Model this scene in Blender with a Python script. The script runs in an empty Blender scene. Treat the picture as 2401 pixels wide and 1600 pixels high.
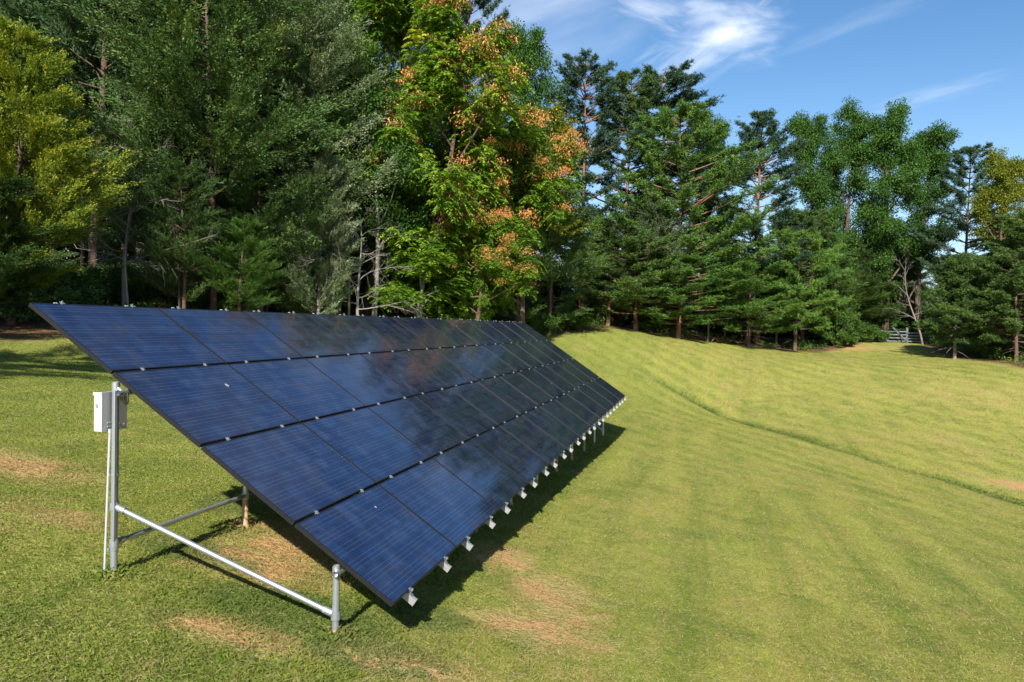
import bpy, math, random
import numpy as np
from mathutils import Vector, Matrix

R = math.radians
SC = bpy.context.scene
COL = SC.collection
rng = np.random.default_rng(7)
random.seed(7)

# ------------------------------------------------------------------ camera
F, PX, PY = 1888.0, 1200.5, 800.0
yaw, pitch, roll = R(-13.075), R(-1.123), R(1.2436)
CAM = np.array([5.55, -5.748, -0.105])
fw = np.array([math.sin(yaw)*math.cos(pitch), math.cos(yaw)*math.cos(pitch), math.sin(pitch)])
rt = np.array([math.cos(yaw), -math.sin(yaw), 0.0])
up = np.cross(rt, fw)
r2 = rt*math.cos(roll)+up*math.sin(roll)
u2 = -rt*math.sin(roll)+up*math.cos(roll)

def at(px, py, t):
    """world point seen at photo pixel (px,py) at forward distance t"""
    return CAM + t*(fw+(px-PX)/F*r2-(py-PY)/F*u2)

cam_d = bpy.data.cameras.new('camera')
cam = bpy.data.objects.new('camera', cam_d)
COL.objects.link(cam)
M = Matrix.Identity(4)
for i in range(3):
    M[i][0], M[i][1], M[i][2], M[i][3] = r2[i], u2[i], -fw[i], CAM[i]
cam.matrix_world = M
cam_d.sensor_width = 36
cam_d.lens = F/2401*36
cam_d.clip_end = 2000
SC.camera = cam

# ------------------------------------------------------------------ helpers
def tag(o, label=None, cat=None, group=None, kind=None):
    if label: o['label'] = label
    if cat: o['category'] = cat
    if group: o['group'] = group
    if kind: o['kind'] = kind
    return o

def empty(name, loc=(0, 0, 0), rz=0.0):
    o = bpy.data.objects.new(name, None)
    COL.objects.link(o)
    o.location = loc
    o.rotation_euler = (0, 0, rz)
    o.empty_display_size = .2
    return o

class MB:
    """collects geometry; build() links it as ONE mesh object"""
    def __init__(s):
        s.V = []; s.F = []; s.n = 0; s.A = []
    def add(s, V, Fc, tint=None):
        V = np.asarray(V, float).reshape(-1, 3); Fc = np.asarray(Fc, int)
        s.V.append(V); s.F.append(Fc+s.n); s.n += len(V)
        s.A.append(np.full(len(Fc), .5) if tint is None else np.broadcast_to(np.asarray(tint, float), (len(Fc),)).copy())
        return s
    def box(s, lo, hi, M=None):
        x0, y0, z0 = lo; x1, y1, z1 = hi
        V = np.array([[x0,y0,z0],[x1,y0,z0],[x1,y1,z0],[x0,y1,z0],[x0,y0,z1],[x1,y0,z1],[x1,y1,z1],[x0,y1,z1]], float)
        if M is not None: V = V@M[:3, :3].T+M[:3, 3]
        return s.add(V, [[0,3,2,1],[4,5,6,7],[0,1,5,4],[1,2,6,5],[2,3,7,6],[3,0,4,7]])
    def tube(s, P, rad, n=8, cap=True, tint=None):
        P = np.asarray(P, float); m = len(P)
        rad = np.broadcast_to(np.asarray(rad, float), (m,))
        T = np.gradient(P, axis=0); T /= np.linalg.norm(T, axis=1)[:, None]+1e-9
        ref = np.array([0, 0, 1.]) if abs(T[0][2]) < .9 else np.array([1., 0, 0])
        U = np.cross(T, ref); U /= np.linalg.norm(U, axis=1)[:, None]+1e-9
        W = np.cross(T, U)
        a = np.linspace(0, 2*np.pi, n, endpoint=False)
        V = P[:, None]+rad[:, None, None]*(np.cos(a)[None, :, None]*U[:, None]+np.sin(a)[None, :, None]*W[:, None])
        i = np.arange(m-1)[:, None]*n; j = np.arange(n)[None]; k = (j+1) % n
        Fc = np.stack([i+j, i+k, i+n+k, i+n+j], -1).reshape(-1, 4)
        s.add(V.reshape(-1, 3), Fc, tint)
        if cap and n == 8:
            for b, o in ((0, (7,6,5,4,3,2,1,0)), ((m-1)*n, (0,1,2,3,4,5,6,7))):
                c = [b+q for q in o]
                V2 = V.reshape(-1, 3)[c]
                s.add(V2, [[0,1,2,3],[0,3,4,7],[4,5,6,7]], tint)
        return s
    def mesh(s, name, smooth=False):
        V = np.concatenate(s.V); Fs = s.F; A = np.concatenate(s.A)
        me = bpy.data.meshes.new(name)
        me.vertices.add(len(V)); me.vertices.foreach_set('co', V.ravel().astype(np.float32))
        tot = np.concatenate([np.full(len(f), f.shape[1]) for f in Fs])
        idx = np.concatenate([f.ravel() for f in Fs])
        st = np.concatenate([[0], np.cumsum(tot)[:-1]])
        me.loops.add(len(idx)); me.loops.foreach_set('vertex_index', idx.astype(np.int32))
        me.polygons.add(len(tot)); me.polygons.foreach_set('loop_start', st.astype(np.int32))
        me.polygons.foreach_set('loop_total', tot.astype(np.int32))
        me.polygons.foreach_set('use_smooth', np.full(len(tot), smooth))
        at_ = me.attributes.new('tint', 'FLOAT', 'FACE')
        at_.data.foreach_set('value', A.astype(np.float32))
        me.update(calc_edges=True)
        return me
    def build(s, name, mat, parent=None, smooth=False):
        me = s.mesh(name, smooth)
        me.materials.append(mat)
        o = bpy.data.objects.new(name, me); COL.objects.link(o)
        if parent: o.parent = parent
        return o

# ------------------------------------------------------------------ materials
class NT:
    def __init__(s, mat):
        s.m = mat; mat.use_nodes = True; s.t = mat.node_tree; s.t.nodes.clear()
        s.out = s.n('ShaderNodeOutputMaterial')
    def n(s, t, **k):
        x = s.t.nodes.new(t)
        for a, b in k.items(): setattr(x, a, b)
        return x
    def l(s, a, b): s.t.links.new(a, b)
    def val(s, sock, v):
        if isinstance(v, bpy.types.NodeSocket): s.l(v, sock)
        else: sock.default_value = v
    def math(s, op, a, b=0.0, c=None, clamp=False):
        x = s.n('ShaderNodeMath', operation=op); x.use_clamp = clamp
        s.val(x.inputs[0], a); s.val(x.inputs[1], b)
        if c is not None: s.val(x.inputs[2], c)
        return x.outputs[0]
    def mix(s, f, a, b, mode='MIX'):
        x = s.n('ShaderNodeMix', data_type='RGBA', blend_type=mode)
        s.val(x.inputs[0], f); s.val(x.inputs[6], a); s.val(x.inputs[7], b)
        return x.outputs[2]
    def noise(s, scale, detail=3, rough=.55, vec=None, dist=0.0):
        x = s.n('ShaderNodeTexNoise'); x.inputs['Scale'].default_value = scale
        x.inputs['Detail'].default_value = detail; x.inputs['Roughness'].default_value = rough
        x.inputs['Distortion'].default_value = dist
        if vec is not None: s.l(vec, x.inputs['Vector'])
        return x.outputs[0]
    def ramp(s, f, stops):
        x = s.n('ShaderNodeValToRGB'); s.l(f, x.inputs[0]); e = x.color_ramp.elements
        while len(e) < len(stops): e.new(.5)
        for q, (p, c) in zip(e, stops):
            q.position = p; q.color = (c if len(c) == 4 else (*c, 1)) if not isinstance(c, (int, float)) else (c, c, c, 1)
        return x.outputs[0]
    def step(s, v, a, b):
        x = s.n('ShaderNodeMapRange', interpolation_type='SMOOTHSTEP')
        s.val(x.inputs[0], v); s.val(x.inputs[1], a); s.val(x.inputs[2], b)
        return x.outputs[0]
    def pos(s): return s.n('ShaderNodeNewGeometry').outputs['Position']
    def objco(s): return s.n('ShaderNodeTexCoord').outputs['Object']
    def mapping(s, vec, scale=(1, 1, 1), rot=(0, 0, 0), loc=(0, 0, 0)):
        x = s.n('ShaderNodeMapping'); s.l(vec, x.inputs[0])
        x.inputs[3].default_value = scale; x.inputs[2].default_value = rot; x.inputs[1].default_value = loc
        return x.outputs[0]
    def attr(s, name):
        return s.n('ShaderNodeAttribute', attribute_name=name).outputs['Fac']
    def bsdf(s, col, rough=.6, metal=0., spec=.5, **k):
        x = s.n('ShaderNodeBsdfPrincipled')
        s.val(x.inputs['Base Color'], col); s.val(x.inputs['Roughness'], rough)
        s.val(x.inputs['Metallic'], metal); s.val(x.inputs['Specular IOR Level'], spec)
        for a, b in k.items(): s.val(x.inputs[a.replace('_', ' ')], b)
        return x
    def bump(s, h, strength=.5, dist=.02):
        x = s.n('ShaderNodeBump'); x.inputs['Strength'].default_value = strength
        x.inputs['Distance'].default_value = dist; s.l(h, x.inputs['Height']); return x.outputs[0]
    def fin(s, sh): s.l(sh, s.out.inputs[0]); return s.m

def c4(r, g, b): return (r, g, b, 1)

def leaf_mat(name, stops, trans=.3, rough=.55, spec=.25, tcol=(1.25, 1.2, .55)):
    t = NT(bpy.data.materials.new(name))
    f = t.attr('tint')
    oi = t.n('ShaderNodeObjectInfo').outputs['Random']
    f2 = t.math('ADD', f, t.math('MULTIPLY', t.math('SUBTRACT', oi, .5), .16), clamp=True)
    col = t.ramp(f2, stops)
    b = t.bsdf(col, rough, 0, spec)
    tr = t.n('ShaderNodeBsdfTranslucent')
    t.l(t.mix(1.0, col, c4(*tcol), 'MULTIPLY'), tr.inputs[0])
    ms = t.n('ShaderNodeMixShader'); ms.inputs[0].default_value = trans
    t.l(b.outputs[0], ms.inputs[1]); t.l(tr.outputs[0], ms.inputs[2])
    return t.fin(ms.outputs[0])

def bark_mat(name, a, b, scale=6):
    t = NT(bpy.data.materials.new(name))
    v = t.mapping(t.objco(), (1, 1, .22))
    n1 = t.noise(scale, 5, .65, v); n2 = t.noise(1.3, 2, .5, t.objco())
    col = t.mix(n1, c4(*a), c4(*b)); col = t.mix(t.math('MULTIPLY', n2, .5), col, c4(*(x*.7 for x in b)))
    bs = t.bsdf(col, .9, 0, .15); t.l(t.bump(n1, .7, .03), bs.inputs['Normal'])
    return t.fin(bs.outputs[0])

G1 = {}
G1['cedar'] = leaf_mat('cedar_foliage', [(0, (0.020, 0.044, 0.015)), (.35, (0.054, 0.111, 0.030)), (.7, (0.106, 0.182, 0.045)), (1, (0.213, 0.247, 0.062))], .2)
G1['yellow'] = leaf_mat('yellow_cedar_foliage', [(0, (.03, .07, .010)), (.4, (.085, .155, .018)), (.72, (.19, .25, .022)), (1, (.42, .40, .04))], .28)
G1['silver'] = leaf_mat('silver_foliage', [(0, (.03, .06, .022)), (.4, (.085, .14, .05)), (.7, (.18, .23, .11)), (1, (.42, .45, .30))], .22)
G1['pine'] = leaf_mat('pine_needles', [(0, (0.021, 0.049, 0.015)), (.4, (0.057, 0.111, 0.025)), (.75, (0.106, 0.176, 0.033)), (1, (0.199, 0.247, 0.050))], .18)
G1['bluepine'] = leaf_mat('blue_pine_needles', [(0, (0.018, 0.042, 0.024)), (.4, (0.045, 0.094, 0.044)), (.75, (0.085, 0.150, 0.062)), (1, (0.156, 0.221, 0.094))], .18)
G1['lime'] = leaf_mat('bright_pine_needles', [(0, (0.028, 0.065, 0.018)), (.4, (0.071, 0.156, 0.027)), (.75, (0.142, 0.247, 0.037)), (1, (0.256, 0.338, 0.062))], .2)
G1['oak'] = leaf_mat('oak_leaves', [(0, (0.020, 0.052, 0.010)), (.4, (0.043, 0.111, 0.016)), (.75, (0.085, 0.182, 0.025)), (1, (0.185, 0.260, 0.037))], .3)
G1['sumac'] = leaf_mat('compound_leaves', [(0, (.03, .085, .012)), (.35, (.085, .19, .018)), (.7, (.19, .31, .024)), (1, (.44, .44, .04))], .35)
G1['maple'] = leaf_mat('turning_maple_leaves', [(0, (.04, .08, .01)), (.35, (.10, .16, .015)), (.7, (.30, .26, .02)), (1, (.50, .30, .03))], .3)
G1['shrub'] = leaf_mat('shrub_leaves', [(0, (0.021, 0.052, 0.013)), (.4, (0.057, 0.124, 0.020)), (.75, (0.114, 0.195, 0.027)), (1, (0.284, 0.286, 0.062))], .3)
G1['seed'] = leaf_mat('seed_wings', [(0, (.22, .20, .04)), (.35, (.52, .22, .06)), (.75, (.72, .34, .12)), (1, (.82, .50, .24))], .3, tcol=(1.1, 1, .8))
G1['deadleaf'] = leaf_mat('dead_needles', [(0, (.16, .06, .03)), (.5, (.30, .12, .05)), (1, (.42, .22, .1))], .2)
BK = {}
BK['brown'] = bark_mat('brown_bark', (.07, .045, .032), (.16, .11, .08))
BK['red'] = bark_mat('red_pine_bark', (.12, .06, .04), (.30, .16, .10))
BK['grey'] = bark_mat('grey_bark', (.15, .135, .115), (.34, .31, .27))
BK['pale'] = bark_mat('pale_dead_wood', (.13, .11, .09), (.30, .26, .22))

# ------------------------------------------------------------------ terrain
def plane(x, y): return -2.555-.133*(x-2.82)-.046*y
ctrl = []
for x in (-8, -3, 2, 7, 12):
    for y in (-12, -5, 2, 9, 16): ctrl.append((x, y, plane(x, y)))
for q in [(0, 790, 24), (1300, 775, 50), (1428, 768, 54), (1590, 790, 56), (1750, 808, 58), (1867, 822, 57), (2000, 805, 62), (2100, 803, 64),
          (2240, 842, 52), (2401, 866, 44), (300, 765, 28), (700, 765, 36), (1000, 770, 44),
          (1700, 970, 37.5), (1914, 1032, 31.5), (2093, 1084, 28.2), (2401, 1180, 24.6)]:
    ctrl.append(tuple(at(*q)))
ctrl += [(-22, 0, .1), (-22, 22, .6), (-40, 20, 2), (-40, 60, 3), (-20, 60, 1.2), (0, 75, -.3), (20, 75, -1.3), (0, 110, -1), (45, 100, -2), (60, 50, -4.5), (60, 0, -9), (30, 10, -6.2), (0, -45, -1.5), (-40, -30, 1.5), (35, -20, -6.5)]
ctrl = np.array(ctrl)
def _tps(d2): return .5*d2*np.log(d2+1e-9)
_n = len(ctrl); _d = ((ctrl[:, None, :2]-ctrl[None, :, :2])**2).sum(-1)
_K = np.zeros((_n+3, _n+3)); _K[:_n, :_n] = _tps(_d)+np.eye(_n)*2.0
_K[:_n, _n] = 1; _K[:_n, _n+1:] = ctrl[:, :2]; _K[_n:, :_n] = _K[:_n, _n:].T
_w = np.linalg.solve(_K, np.concatenate([ctrl[:, 2], [0, 0, 0]]))
DIT = np.array([at(1520, 912, 43), at(1600, 940, 41), at(1700, 970, 37.5), at(1914, 1032, 31.5), at(2093, 1084, 28.2), at(2271, 1135, 26.3), at(2401, 1180, 24.6), at(2700, 1290, 22)])[:, :2]
def seg_dist(X, Y, poly):
    best = np.full(np.shape(X), 1e9); s_ = np.zeros(np.shape(X))
    for i in range(len(poly)-1):
        a = poly[i]; b = poly[i+1]; e = b-a; L2 = e@e
        u = np.clip(((X-a[0])*e[0]+(Y-a[1])*e[1])/L2, 0, 1)
        d = np.hypot(X-a[0]-u*e[0], Y-a[1]-u*e[1])
        s_ = np.where(d < best, i+u, s_); best = np.minimum(best, d)
    return best, s_
def terrain(x, y):
    x = np.asarray(x, float); y = np.asarray(y, float); sh = x.shape; X = x.ravel(); Y = y.ravel()
    rr = np.hypot(X, Y-20); k = np.where(rr > 110, 110/np.maximum(rr, 1), 1); Xc = X*k; Yc = 20+(Y-20)*k
    out = np.empty(len(X))
    for i in range(0, len(X), 20000):
        s = slice(i, i+20000)
        d2 = (Xc[s, None]-ctrl[None, :, 0])**2+(Yc[s, None]-ctrl[None, :, 1])**2
        out[s] = _tps(d2)@_w[:_n]+_w[_n]+_w[_n+1]*Xc[s]+_w[_n+2]*Yc[s]
    out = np.where(rr > 110, out*np.exp(-(rr-110)/300)-2.5*(1-np.exp(-(rr-110)/300)), out)
    d, _s = seg_dist(X, Y, DIT)
    out -= .24*np.exp(-(d/.5)**2)*np.clip(_s, 0, 1)
    out += .018*np.sin(X*1.7+1.3*np.sin(Y*.9))*np.sin(Y*1.3+X*.4)+.03*np.sin(X*.5+2)*np.sin(Y*.43)
    return out.reshape(sh)
def tz(x, y): return float(terrain(np.array([x]), np.array([y]))[0])

# edge of the wood (lawn inside), as a polyline
EDGE = np.array([(-15, -60), (-15, -10), tuple(at(0, 790, 24.5)[:2]), tuple(at(300, 765, 28)[:2]), tuple(at(700, 765, 36)[:2]), tuple(at(1000, 765, 44)[:2]),
                 tuple(at(1290, 772, 50)[:2]), tuple(at(1428, 768, 55)[:2]), tuple(at(1590, 790, 56)[:2]), tuple(at(1750, 808, 57.5)[:2]), tuple(at(1900, 822, 57)[:2]), tuple(at(1960, 815, 61)[:2]),
                 tuple(at(2020, 803, 66)[:2]), tuple(at(2190, 803, 66)[:2]), tuple(at(2230, 825, 57)[:2]), tuple(at(2330, 850, 50)[:2]), tuple(at(2500, 880, 42)[:2]), (34, 20), (45, -60)], float)
def inside(X, Y):
    P = EDGE; r = np.zeros(X.shape, bool)
    for i in range(len(P)):
        x0, y0 = P[i]; x1, y1 = P[(i+1) % len(P)]
        c = ((y0 > Y) != (y1 > Y)) & (X < (x1-x0)*(Y-y0)/(y1-y0+1e-12)+x0)
        r ^= c
    return r
def lawn_sd(X, Y):
    d, _ = seg_dist(X, Y, np.vstack([EDGE, EDGE[:1]]))
    return np.where(inside(X, Y), d, -d)

# ------------------------------------------------------------------ ground colour (shared by soil sheet and grass blades)
def spots(t, pos, pts):
    """union of soft discs round world points: list of (x,y,rx,ry)"""
    acc = None
    sx = t.n('ShaderNodeSeparateXYZ'); t.l(pos, sx.inputs[0])
    for x, y, rx, ry in pts:
        a = t.math('DIVIDE', t.math('SUBTRACT', sx.outputs[0], x), rx)
        b = t.math('DIVIDE', t.math('SUBTRACT', sx.outputs[1], y), ry)
        d = t.math('ADD', t.math('MULTIPLY', a, a), t.math('MULTIPLY', b, b))
        v = t.math('SUBTRACT', 1.0, d, clamp=True)
        acc = v if acc is None else t.math('MAXIMUM', acc, v)
    return acc

def ground_hit(px, py):
    d = fw+(px-PX)/F*r2-(py-PY)/F*u2
    ts = np.linspace(2, 120, 4000); X = CAM+ts[:, None]*d
    h = X[:, 2]-terrain(X[:, 0], X[:, 1]); i = np.argmax(h < 0)
    return X[i]

def lawn_colour(t, blade=False):
    p = t.pos()
    sx = t.n('ShaderNodeSeparateXYZ'); t.l(p, sx.inputs[0])
    big = t.noise(.11, 3, .6, p)
    mid = t.noise(.75, 4, .65, p, .6)
    # streaks that follow the mower: along the rack near it, along the drainage line farther out
    far = t.step(t.math('ADD', t.math('MULTIPLY', sx.outputs[0], .5), sx.outputs[1]), 13, 24)
    s1 = t.noise(1.0, 4, .65, t.mapping(p, (1.5, .10, .3), (0, 0, R(-4))), .5)
    s2 = t.noise(1.0, 4, .65, t.mapping(p, (1.2, .09, .3), (0, 0, R(37))), .5)
    st = t.math('ADD', t.math('MULTIPLY', s1, t.math('SUBTRACT', 1.0, far)), t.math('MULTIPLY', s2, far))
    hair = t.math('ADD', t.math('MULTIPLY', t.noise(1.0, 3, .7, t.mapping(p, (7, .5, 1), (0, 0, R(-4)))), t.math('SUBTRACT', 1.0, far)), t.math('MULTIPLY', t.noise(1.0, 3, .7, t.mapping(p, (5, .35, 1), (0, 0, R(37)))), far))
    fine = t.noise(9, 3, .7, p)
    green = t.mix(t.ramp(big, [(.35, 0), (.65, 1)]), c4(.185, .30, .028), c4(.355, .39, .050))
    green = t.mix(t.ramp(mid, [(.36, 0), (.64, 1)]), c4(.150, .235, .026), green)
    yel = t.mix(t.ramp(st, [(.36, 0), (.64, 1)]), green, c4(.50, .46, .10))
    col = t.mix(.85, green, yel)
    wob = t.math('MULTIPLY', t.noise(.3, 2, .5, p), 1.6)
    b1 = t.math('SINE', t.math('ADD', t.math('MULTIPLY', sx.outputs[0], 5.2), wob))
    b2 = t.math('SINE', t.math('ADD', t.math('MULTIPLY', t.math('ADD', t.math('MULTIPLY', sx.outputs[0], .79), t.math('MULTIPLY', sx.outputs[1], .61)), 4.6), wob))
    bb = t.math('ADD', t.math('MULTIPLY', b1, t.math('SUBTRACT', 1.0, far)), t.math('MULTIPLY', b2, far))
    bb = t.math('MULTIPLY', t.step(bb, -.05, .5), t.step(t.noise(.2, 3, .6, t.mapping(p, loc=(3, 3, 8))), .36, .6))
    col = t.mix(t.math('MULTIPLY', t.math('SUBTRACT', 1.0, t.step(t.math('ADD', t.math('MULTIPLY', b1, t.math('SUBTRACT', 1.0, far)), t.math('MULTIPLY', b2, far)), -1.0, -.55)), .34), col, c4(.13, .22, .025))
    col = t.mix(t.math('MULTIPLY', bb, .58), col, c4(.50, .53, .10))
    col = t.mix(t.math('MULTIPLY', t.step(hair, .42, .66), .5), col, c4(.46, .36, .13))
    tf = t.noise(3.2, 5, .75, p, .4)
    col = t.mix(t.math('MULTIPLY', t.step(tf, .52, .66), .42), col, c4(.09, .165, .020))
    col = t.mix(t.math('MULTIPLY', t.math('SUBTRACT', 1.0, t.step(tf, .36, .47)), .42), col, c4(.52, .46, .14))
    # fresher and wetter to the left of and under the rack
    lx = t.math('ADD', sx.outputs[0], t.math('MULTIPLY', t.math('SUBTRACT', t.noise(.45, 3, .6, p), .5), 5.))
    lush = t.math('SUBTRACT', 1.0, t.step(lx, 1.2, 4.6))
    col = t.mix(t.math('MULTIPLY', lush, .5), col, t.mix(mid, c4(.115, .225, .024), c4(.29, .37, .042)))
    tan = t.step(t.noise(.16, 4, .6, t.mapping(p, loc=(5, 9, 1))), .44, .66)
    straw = t.math('MULTIPLY', t.step(t.noise(.7, 5, .72, p, .8), t.math('SUBTRACT', .545, t.math('MULTIPLY', tan, .11)), .72), t.step(fine, .3, .6))
    col = t.mix(t.math('MULTIPLY', straw, .85), col, c4(.60, .40, .18))
    col = t.mix(t.math('MULTIPLY', t.math('MULTIPLY', tan, t.step(sx.outputs[0], 4., 12.)), .35), col, c4(.56, .43, .16))
    worn = t.math('MULTIPLY', spots(t, p, [(x, y, rx*1.9, ry*1.9) for x, y, rx, ry in BARE]), t.math('ADD', .1, t.math('MULTIPLY', t.noise(3.5, 5, .75, p), 1.6)))
    col = t.mix(t.math('MULTIPLY', t.step(worn, .15, .9), .75), col, c4(.55, .37, .16))
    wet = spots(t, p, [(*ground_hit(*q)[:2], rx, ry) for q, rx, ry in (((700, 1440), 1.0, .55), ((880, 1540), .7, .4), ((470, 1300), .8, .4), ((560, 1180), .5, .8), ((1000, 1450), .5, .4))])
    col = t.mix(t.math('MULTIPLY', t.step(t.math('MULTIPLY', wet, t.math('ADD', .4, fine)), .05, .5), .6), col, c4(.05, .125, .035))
    dk = t.step(t.noise(.9, 4, .65, t.mapping(p, loc=(31, 7, 3))), .54, .68)
    col = t.mix(t.math('MULTIPLY', dk, .5), col, c4(.09, .17, .026))
    col = t.mix(.3, col, t.mix(fine, c4(.07, .11, .02), c4(.40, .38, .12)))
    # lusher grass in the drainage line and round the rack
    dit = t.attr('ditch') if not blade else t.attr('ditch')
    col = t.mix(t.math('MULTIPLY', dit, .9), col, c4(.04, .105, .018))
    return p, col, fine, mid

BARE = [(640, 1330, .6, .5), (700, 1290, .6, .55), (605, 1232, .28, .25), (560, 1490, .5, .2), (1250, 1480, .55, .35), (1290, 1390, .4, .5), (1320, 1440, .35, .3),
        (30, 1090, .9, .5), (140, 1215, .5, .22), (800, 1490, .12, .1), (950, 1560, .5, .2), (1180, 1310, .3, .5), (1985, 816, 2.2, 1.6), (2390, 1140, .8, .5)]
BARE = [(*ground_hit(x, y)[:2], rx, ry) for x, y, rx, ry in BARE]
def bare_np(X, Y):
    v = np.zeros(X.shape)
    X = X+(vnoise(X, Y, .3, 21)-.5)*.7+(vnoise(X, Y, .09, 22)-.5)*.25; Y = Y+(vnoise(X, Y, .3, 23)-.5)*.7
    for x, y, rx, ry in BARE: v = np.maximum(v, 1-((X-x)/rx/1.35)**2-((Y-y)/ry/1.35)**2)
    return np.clip(v, 0, 1)
def soil_mat():
    t = NT(bpy.data.materials.new('lawn_soil'))
    p, col, fine, mid = lawn_colour(t)
    thatch = t.mix(t.noise(14, 3, .7, p), c4(.09, .085, .02), c4(.22, .18, .055))
    col = t.mix(.30, col, thatch)
    # bare red earth
    pts = BARE
    wv = t.n('ShaderNodeTexNoise'); wv.inputs['Scale'].default_value = 2.2; wv.inputs['Detail'].default_value = 4; t.l(p, wv.inputs['Vector'])
    ws = t.n('ShaderNodeVectorMath', operation='SUBTRACT'); t.l(wv.outputs['Color'], ws.inputs[0]); ws.inputs[1].default_value = (.5, .5, .5)
    wm = t.n('ShaderNodeVectorMath', operation='SCALE'); t.l(ws.outputs[0], wm.inputs[0]); wm.inputs['Scale'].default_value = 1.9
    wa = t.n('ShaderNodeVectorMath', operation='ADD'); t.l(p, wa.inputs[0]); t.l(wm.outputs[0], wa.inputs[1])
    bare = t.math('MULTIPLY', spots(t, wa.outputs[0], pts), t.math('ADD', .3, t.math('MULTIPLY', t.noise(6, 4, .7, p), 1.3)))
    bare = t.step(bare, .1, .85)
    earth = t.mix(t.noise(20, 4, .7, p), c4(.36, .17, .07), c4(.60, .36, .17))
    col = t.mix(t.math('MULTIPLY', bare, .8), col, earth)
    # leaf litter under the trees
    lit = t.attr('litter')
    lf = t.math('ADD', lit, t.math('MULTIPLY', t.math('SUBTRACT', t.noise(.8, 5, .7, p), .5), .9))
    lf = t.step(lf, .35, .65)
    litter = t.mix(t.noise(3.5, 5, .75, p), c4(.055, .028, .016), c4(.24, .12, .07))
    litter = t.mix(t.step(t.noise(1.1, 3, .6, p), .55, .7), litter, c4(.06, .075, .02))
    col = t.mix(lf, col, litter)
    b = t.bsdf(col, .95, 0, .1)
    h = t.math('ADD', t.noise(30, 3, .7, p), t.math('MULTIPLY', fine, 2.0))
    t.l(t.bump(h, .9, .04), b.inputs['Normal'])
    return t.fin(b.outputs[0])

def blade_mat():
    t = NT(bpy.data.materials.new('grass_blades'))
    p, col, fine, mid = lawn_colour(t, True)
    f = t.attr('tint')
    col = t.mix(t.ramp(f, [(.0, .0), (1, .85)]), t.mix(.5, col, c4(.06, .12, .012)), col)
    col = t.mix(t.math('MULTIPLY', t.step(f, .7, 1.0), .55), col, c4(.52, .45, .18))
    col = t.mix(t.math('GREATER_THAN', f, 1.2), col, t.mix(t.math('SUBTRACT', f, 1.0), c4(.34, .24, .09), c4(.74, .60, .32)))
    b = t.bsdf(col, .5, 0, .3)
    tr = t.n('ShaderNodeBsdfTranslucent'); t.l(t.mix(1., col, c4(1.2, 1.2, .6), 'MULTIPLY'), tr.inputs[0])
    ms = t.n('ShaderNodeMixShader'); ms.inputs[0].default_value = .35
    t.l(b.outputs[0], ms.inputs[1]); t.l(tr.outputs[0], ms.inputs[2])
    return t.fin(ms.outputs[0])

def axis(pts):
    out = []
    for (a, b, s) in pts: out.append(np.arange(a, b, s))
    return np.unique(np.round(np.concatenate(out), 4))
gx = axis([(-600, -120, 40), (-120, -40, 4), (-40, -16, 1), (-16, 26, .3), (26, 50, 1), (50, 120, 5), (120, 601, 40)])
gy = axis([(-600, -80, 40), (-80, -12, 4), (-12, 66, .3), (66, 100, 2), (100, 200, 10), (200, 601, 40)])
GX, GY = np.meshgrid(gx, gy)
GZ = terrain(GX, GY)
nx, ny = len(gx), len(gy)
gm = MB()
ii = (np.arange(ny-1)[:, None]*nx+np.arange(nx-1)[None]).ravel()
gm.add(np.stack([GX.ravel(), GY.ravel(), GZ.ravel()], 1), np.stack([ii, ii+1, ii+nx+1, ii+nx], 1))
ground = gm.build('ground', soil_mat(), smooth=True)
tag(ground, 'mown lawn sloping down from the wood to the drainage line', 'ground', kind='structure')
sd = lawn_sd(GX.ravel(), GY.ravel())
a_ = ground.data.attributes.new('litter', 'FLOAT', 'POINT')
a_.data.foreach_set('value', np.clip(.5-(sd-1.0)/2.8, 0, 1).astype(np.float32))
def vnoise(X, Y, s, seed):
    r_ = np.random.default_rng(seed); T = r_.random((256, 256))
    x = X/s; y = Y/s; xi = np.floor(x).astype(int); yi = np.floor(y).astype(int); u = x-xi; v = y-yi
    u = u*u*(3-2*u); v = v*v*(3-2*v)
    g = lambda a, b: T[a % 256, b % 256]
    return (g(xi, yi)*(1-u)+g(xi+1, yi)*u)*(1-v)+(g(xi, yi+1)*(1-u)+g(xi+1, yi+1)*u)*v

def ditch_mask(X, Y):
    d, s_ = seg_dist(X, Y, DIT)
    off = np.sin(X*1.1)*.12
    m = 1.35*np.exp(-((d+off)/.42)**2)*np.clip(s_*.4+.1, 0, 1)*(.55+.75*vnoise(X, Y, .9, 15))
    return np.clip(m, 0, 1)
a_ = ground.data.attributes.new('ditch', 'FLOAT', 'POINT')
a_.data.foreach_set('value', ditch_mask(GX.ravel(), GY.ravel()).astype(np.float32))

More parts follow.
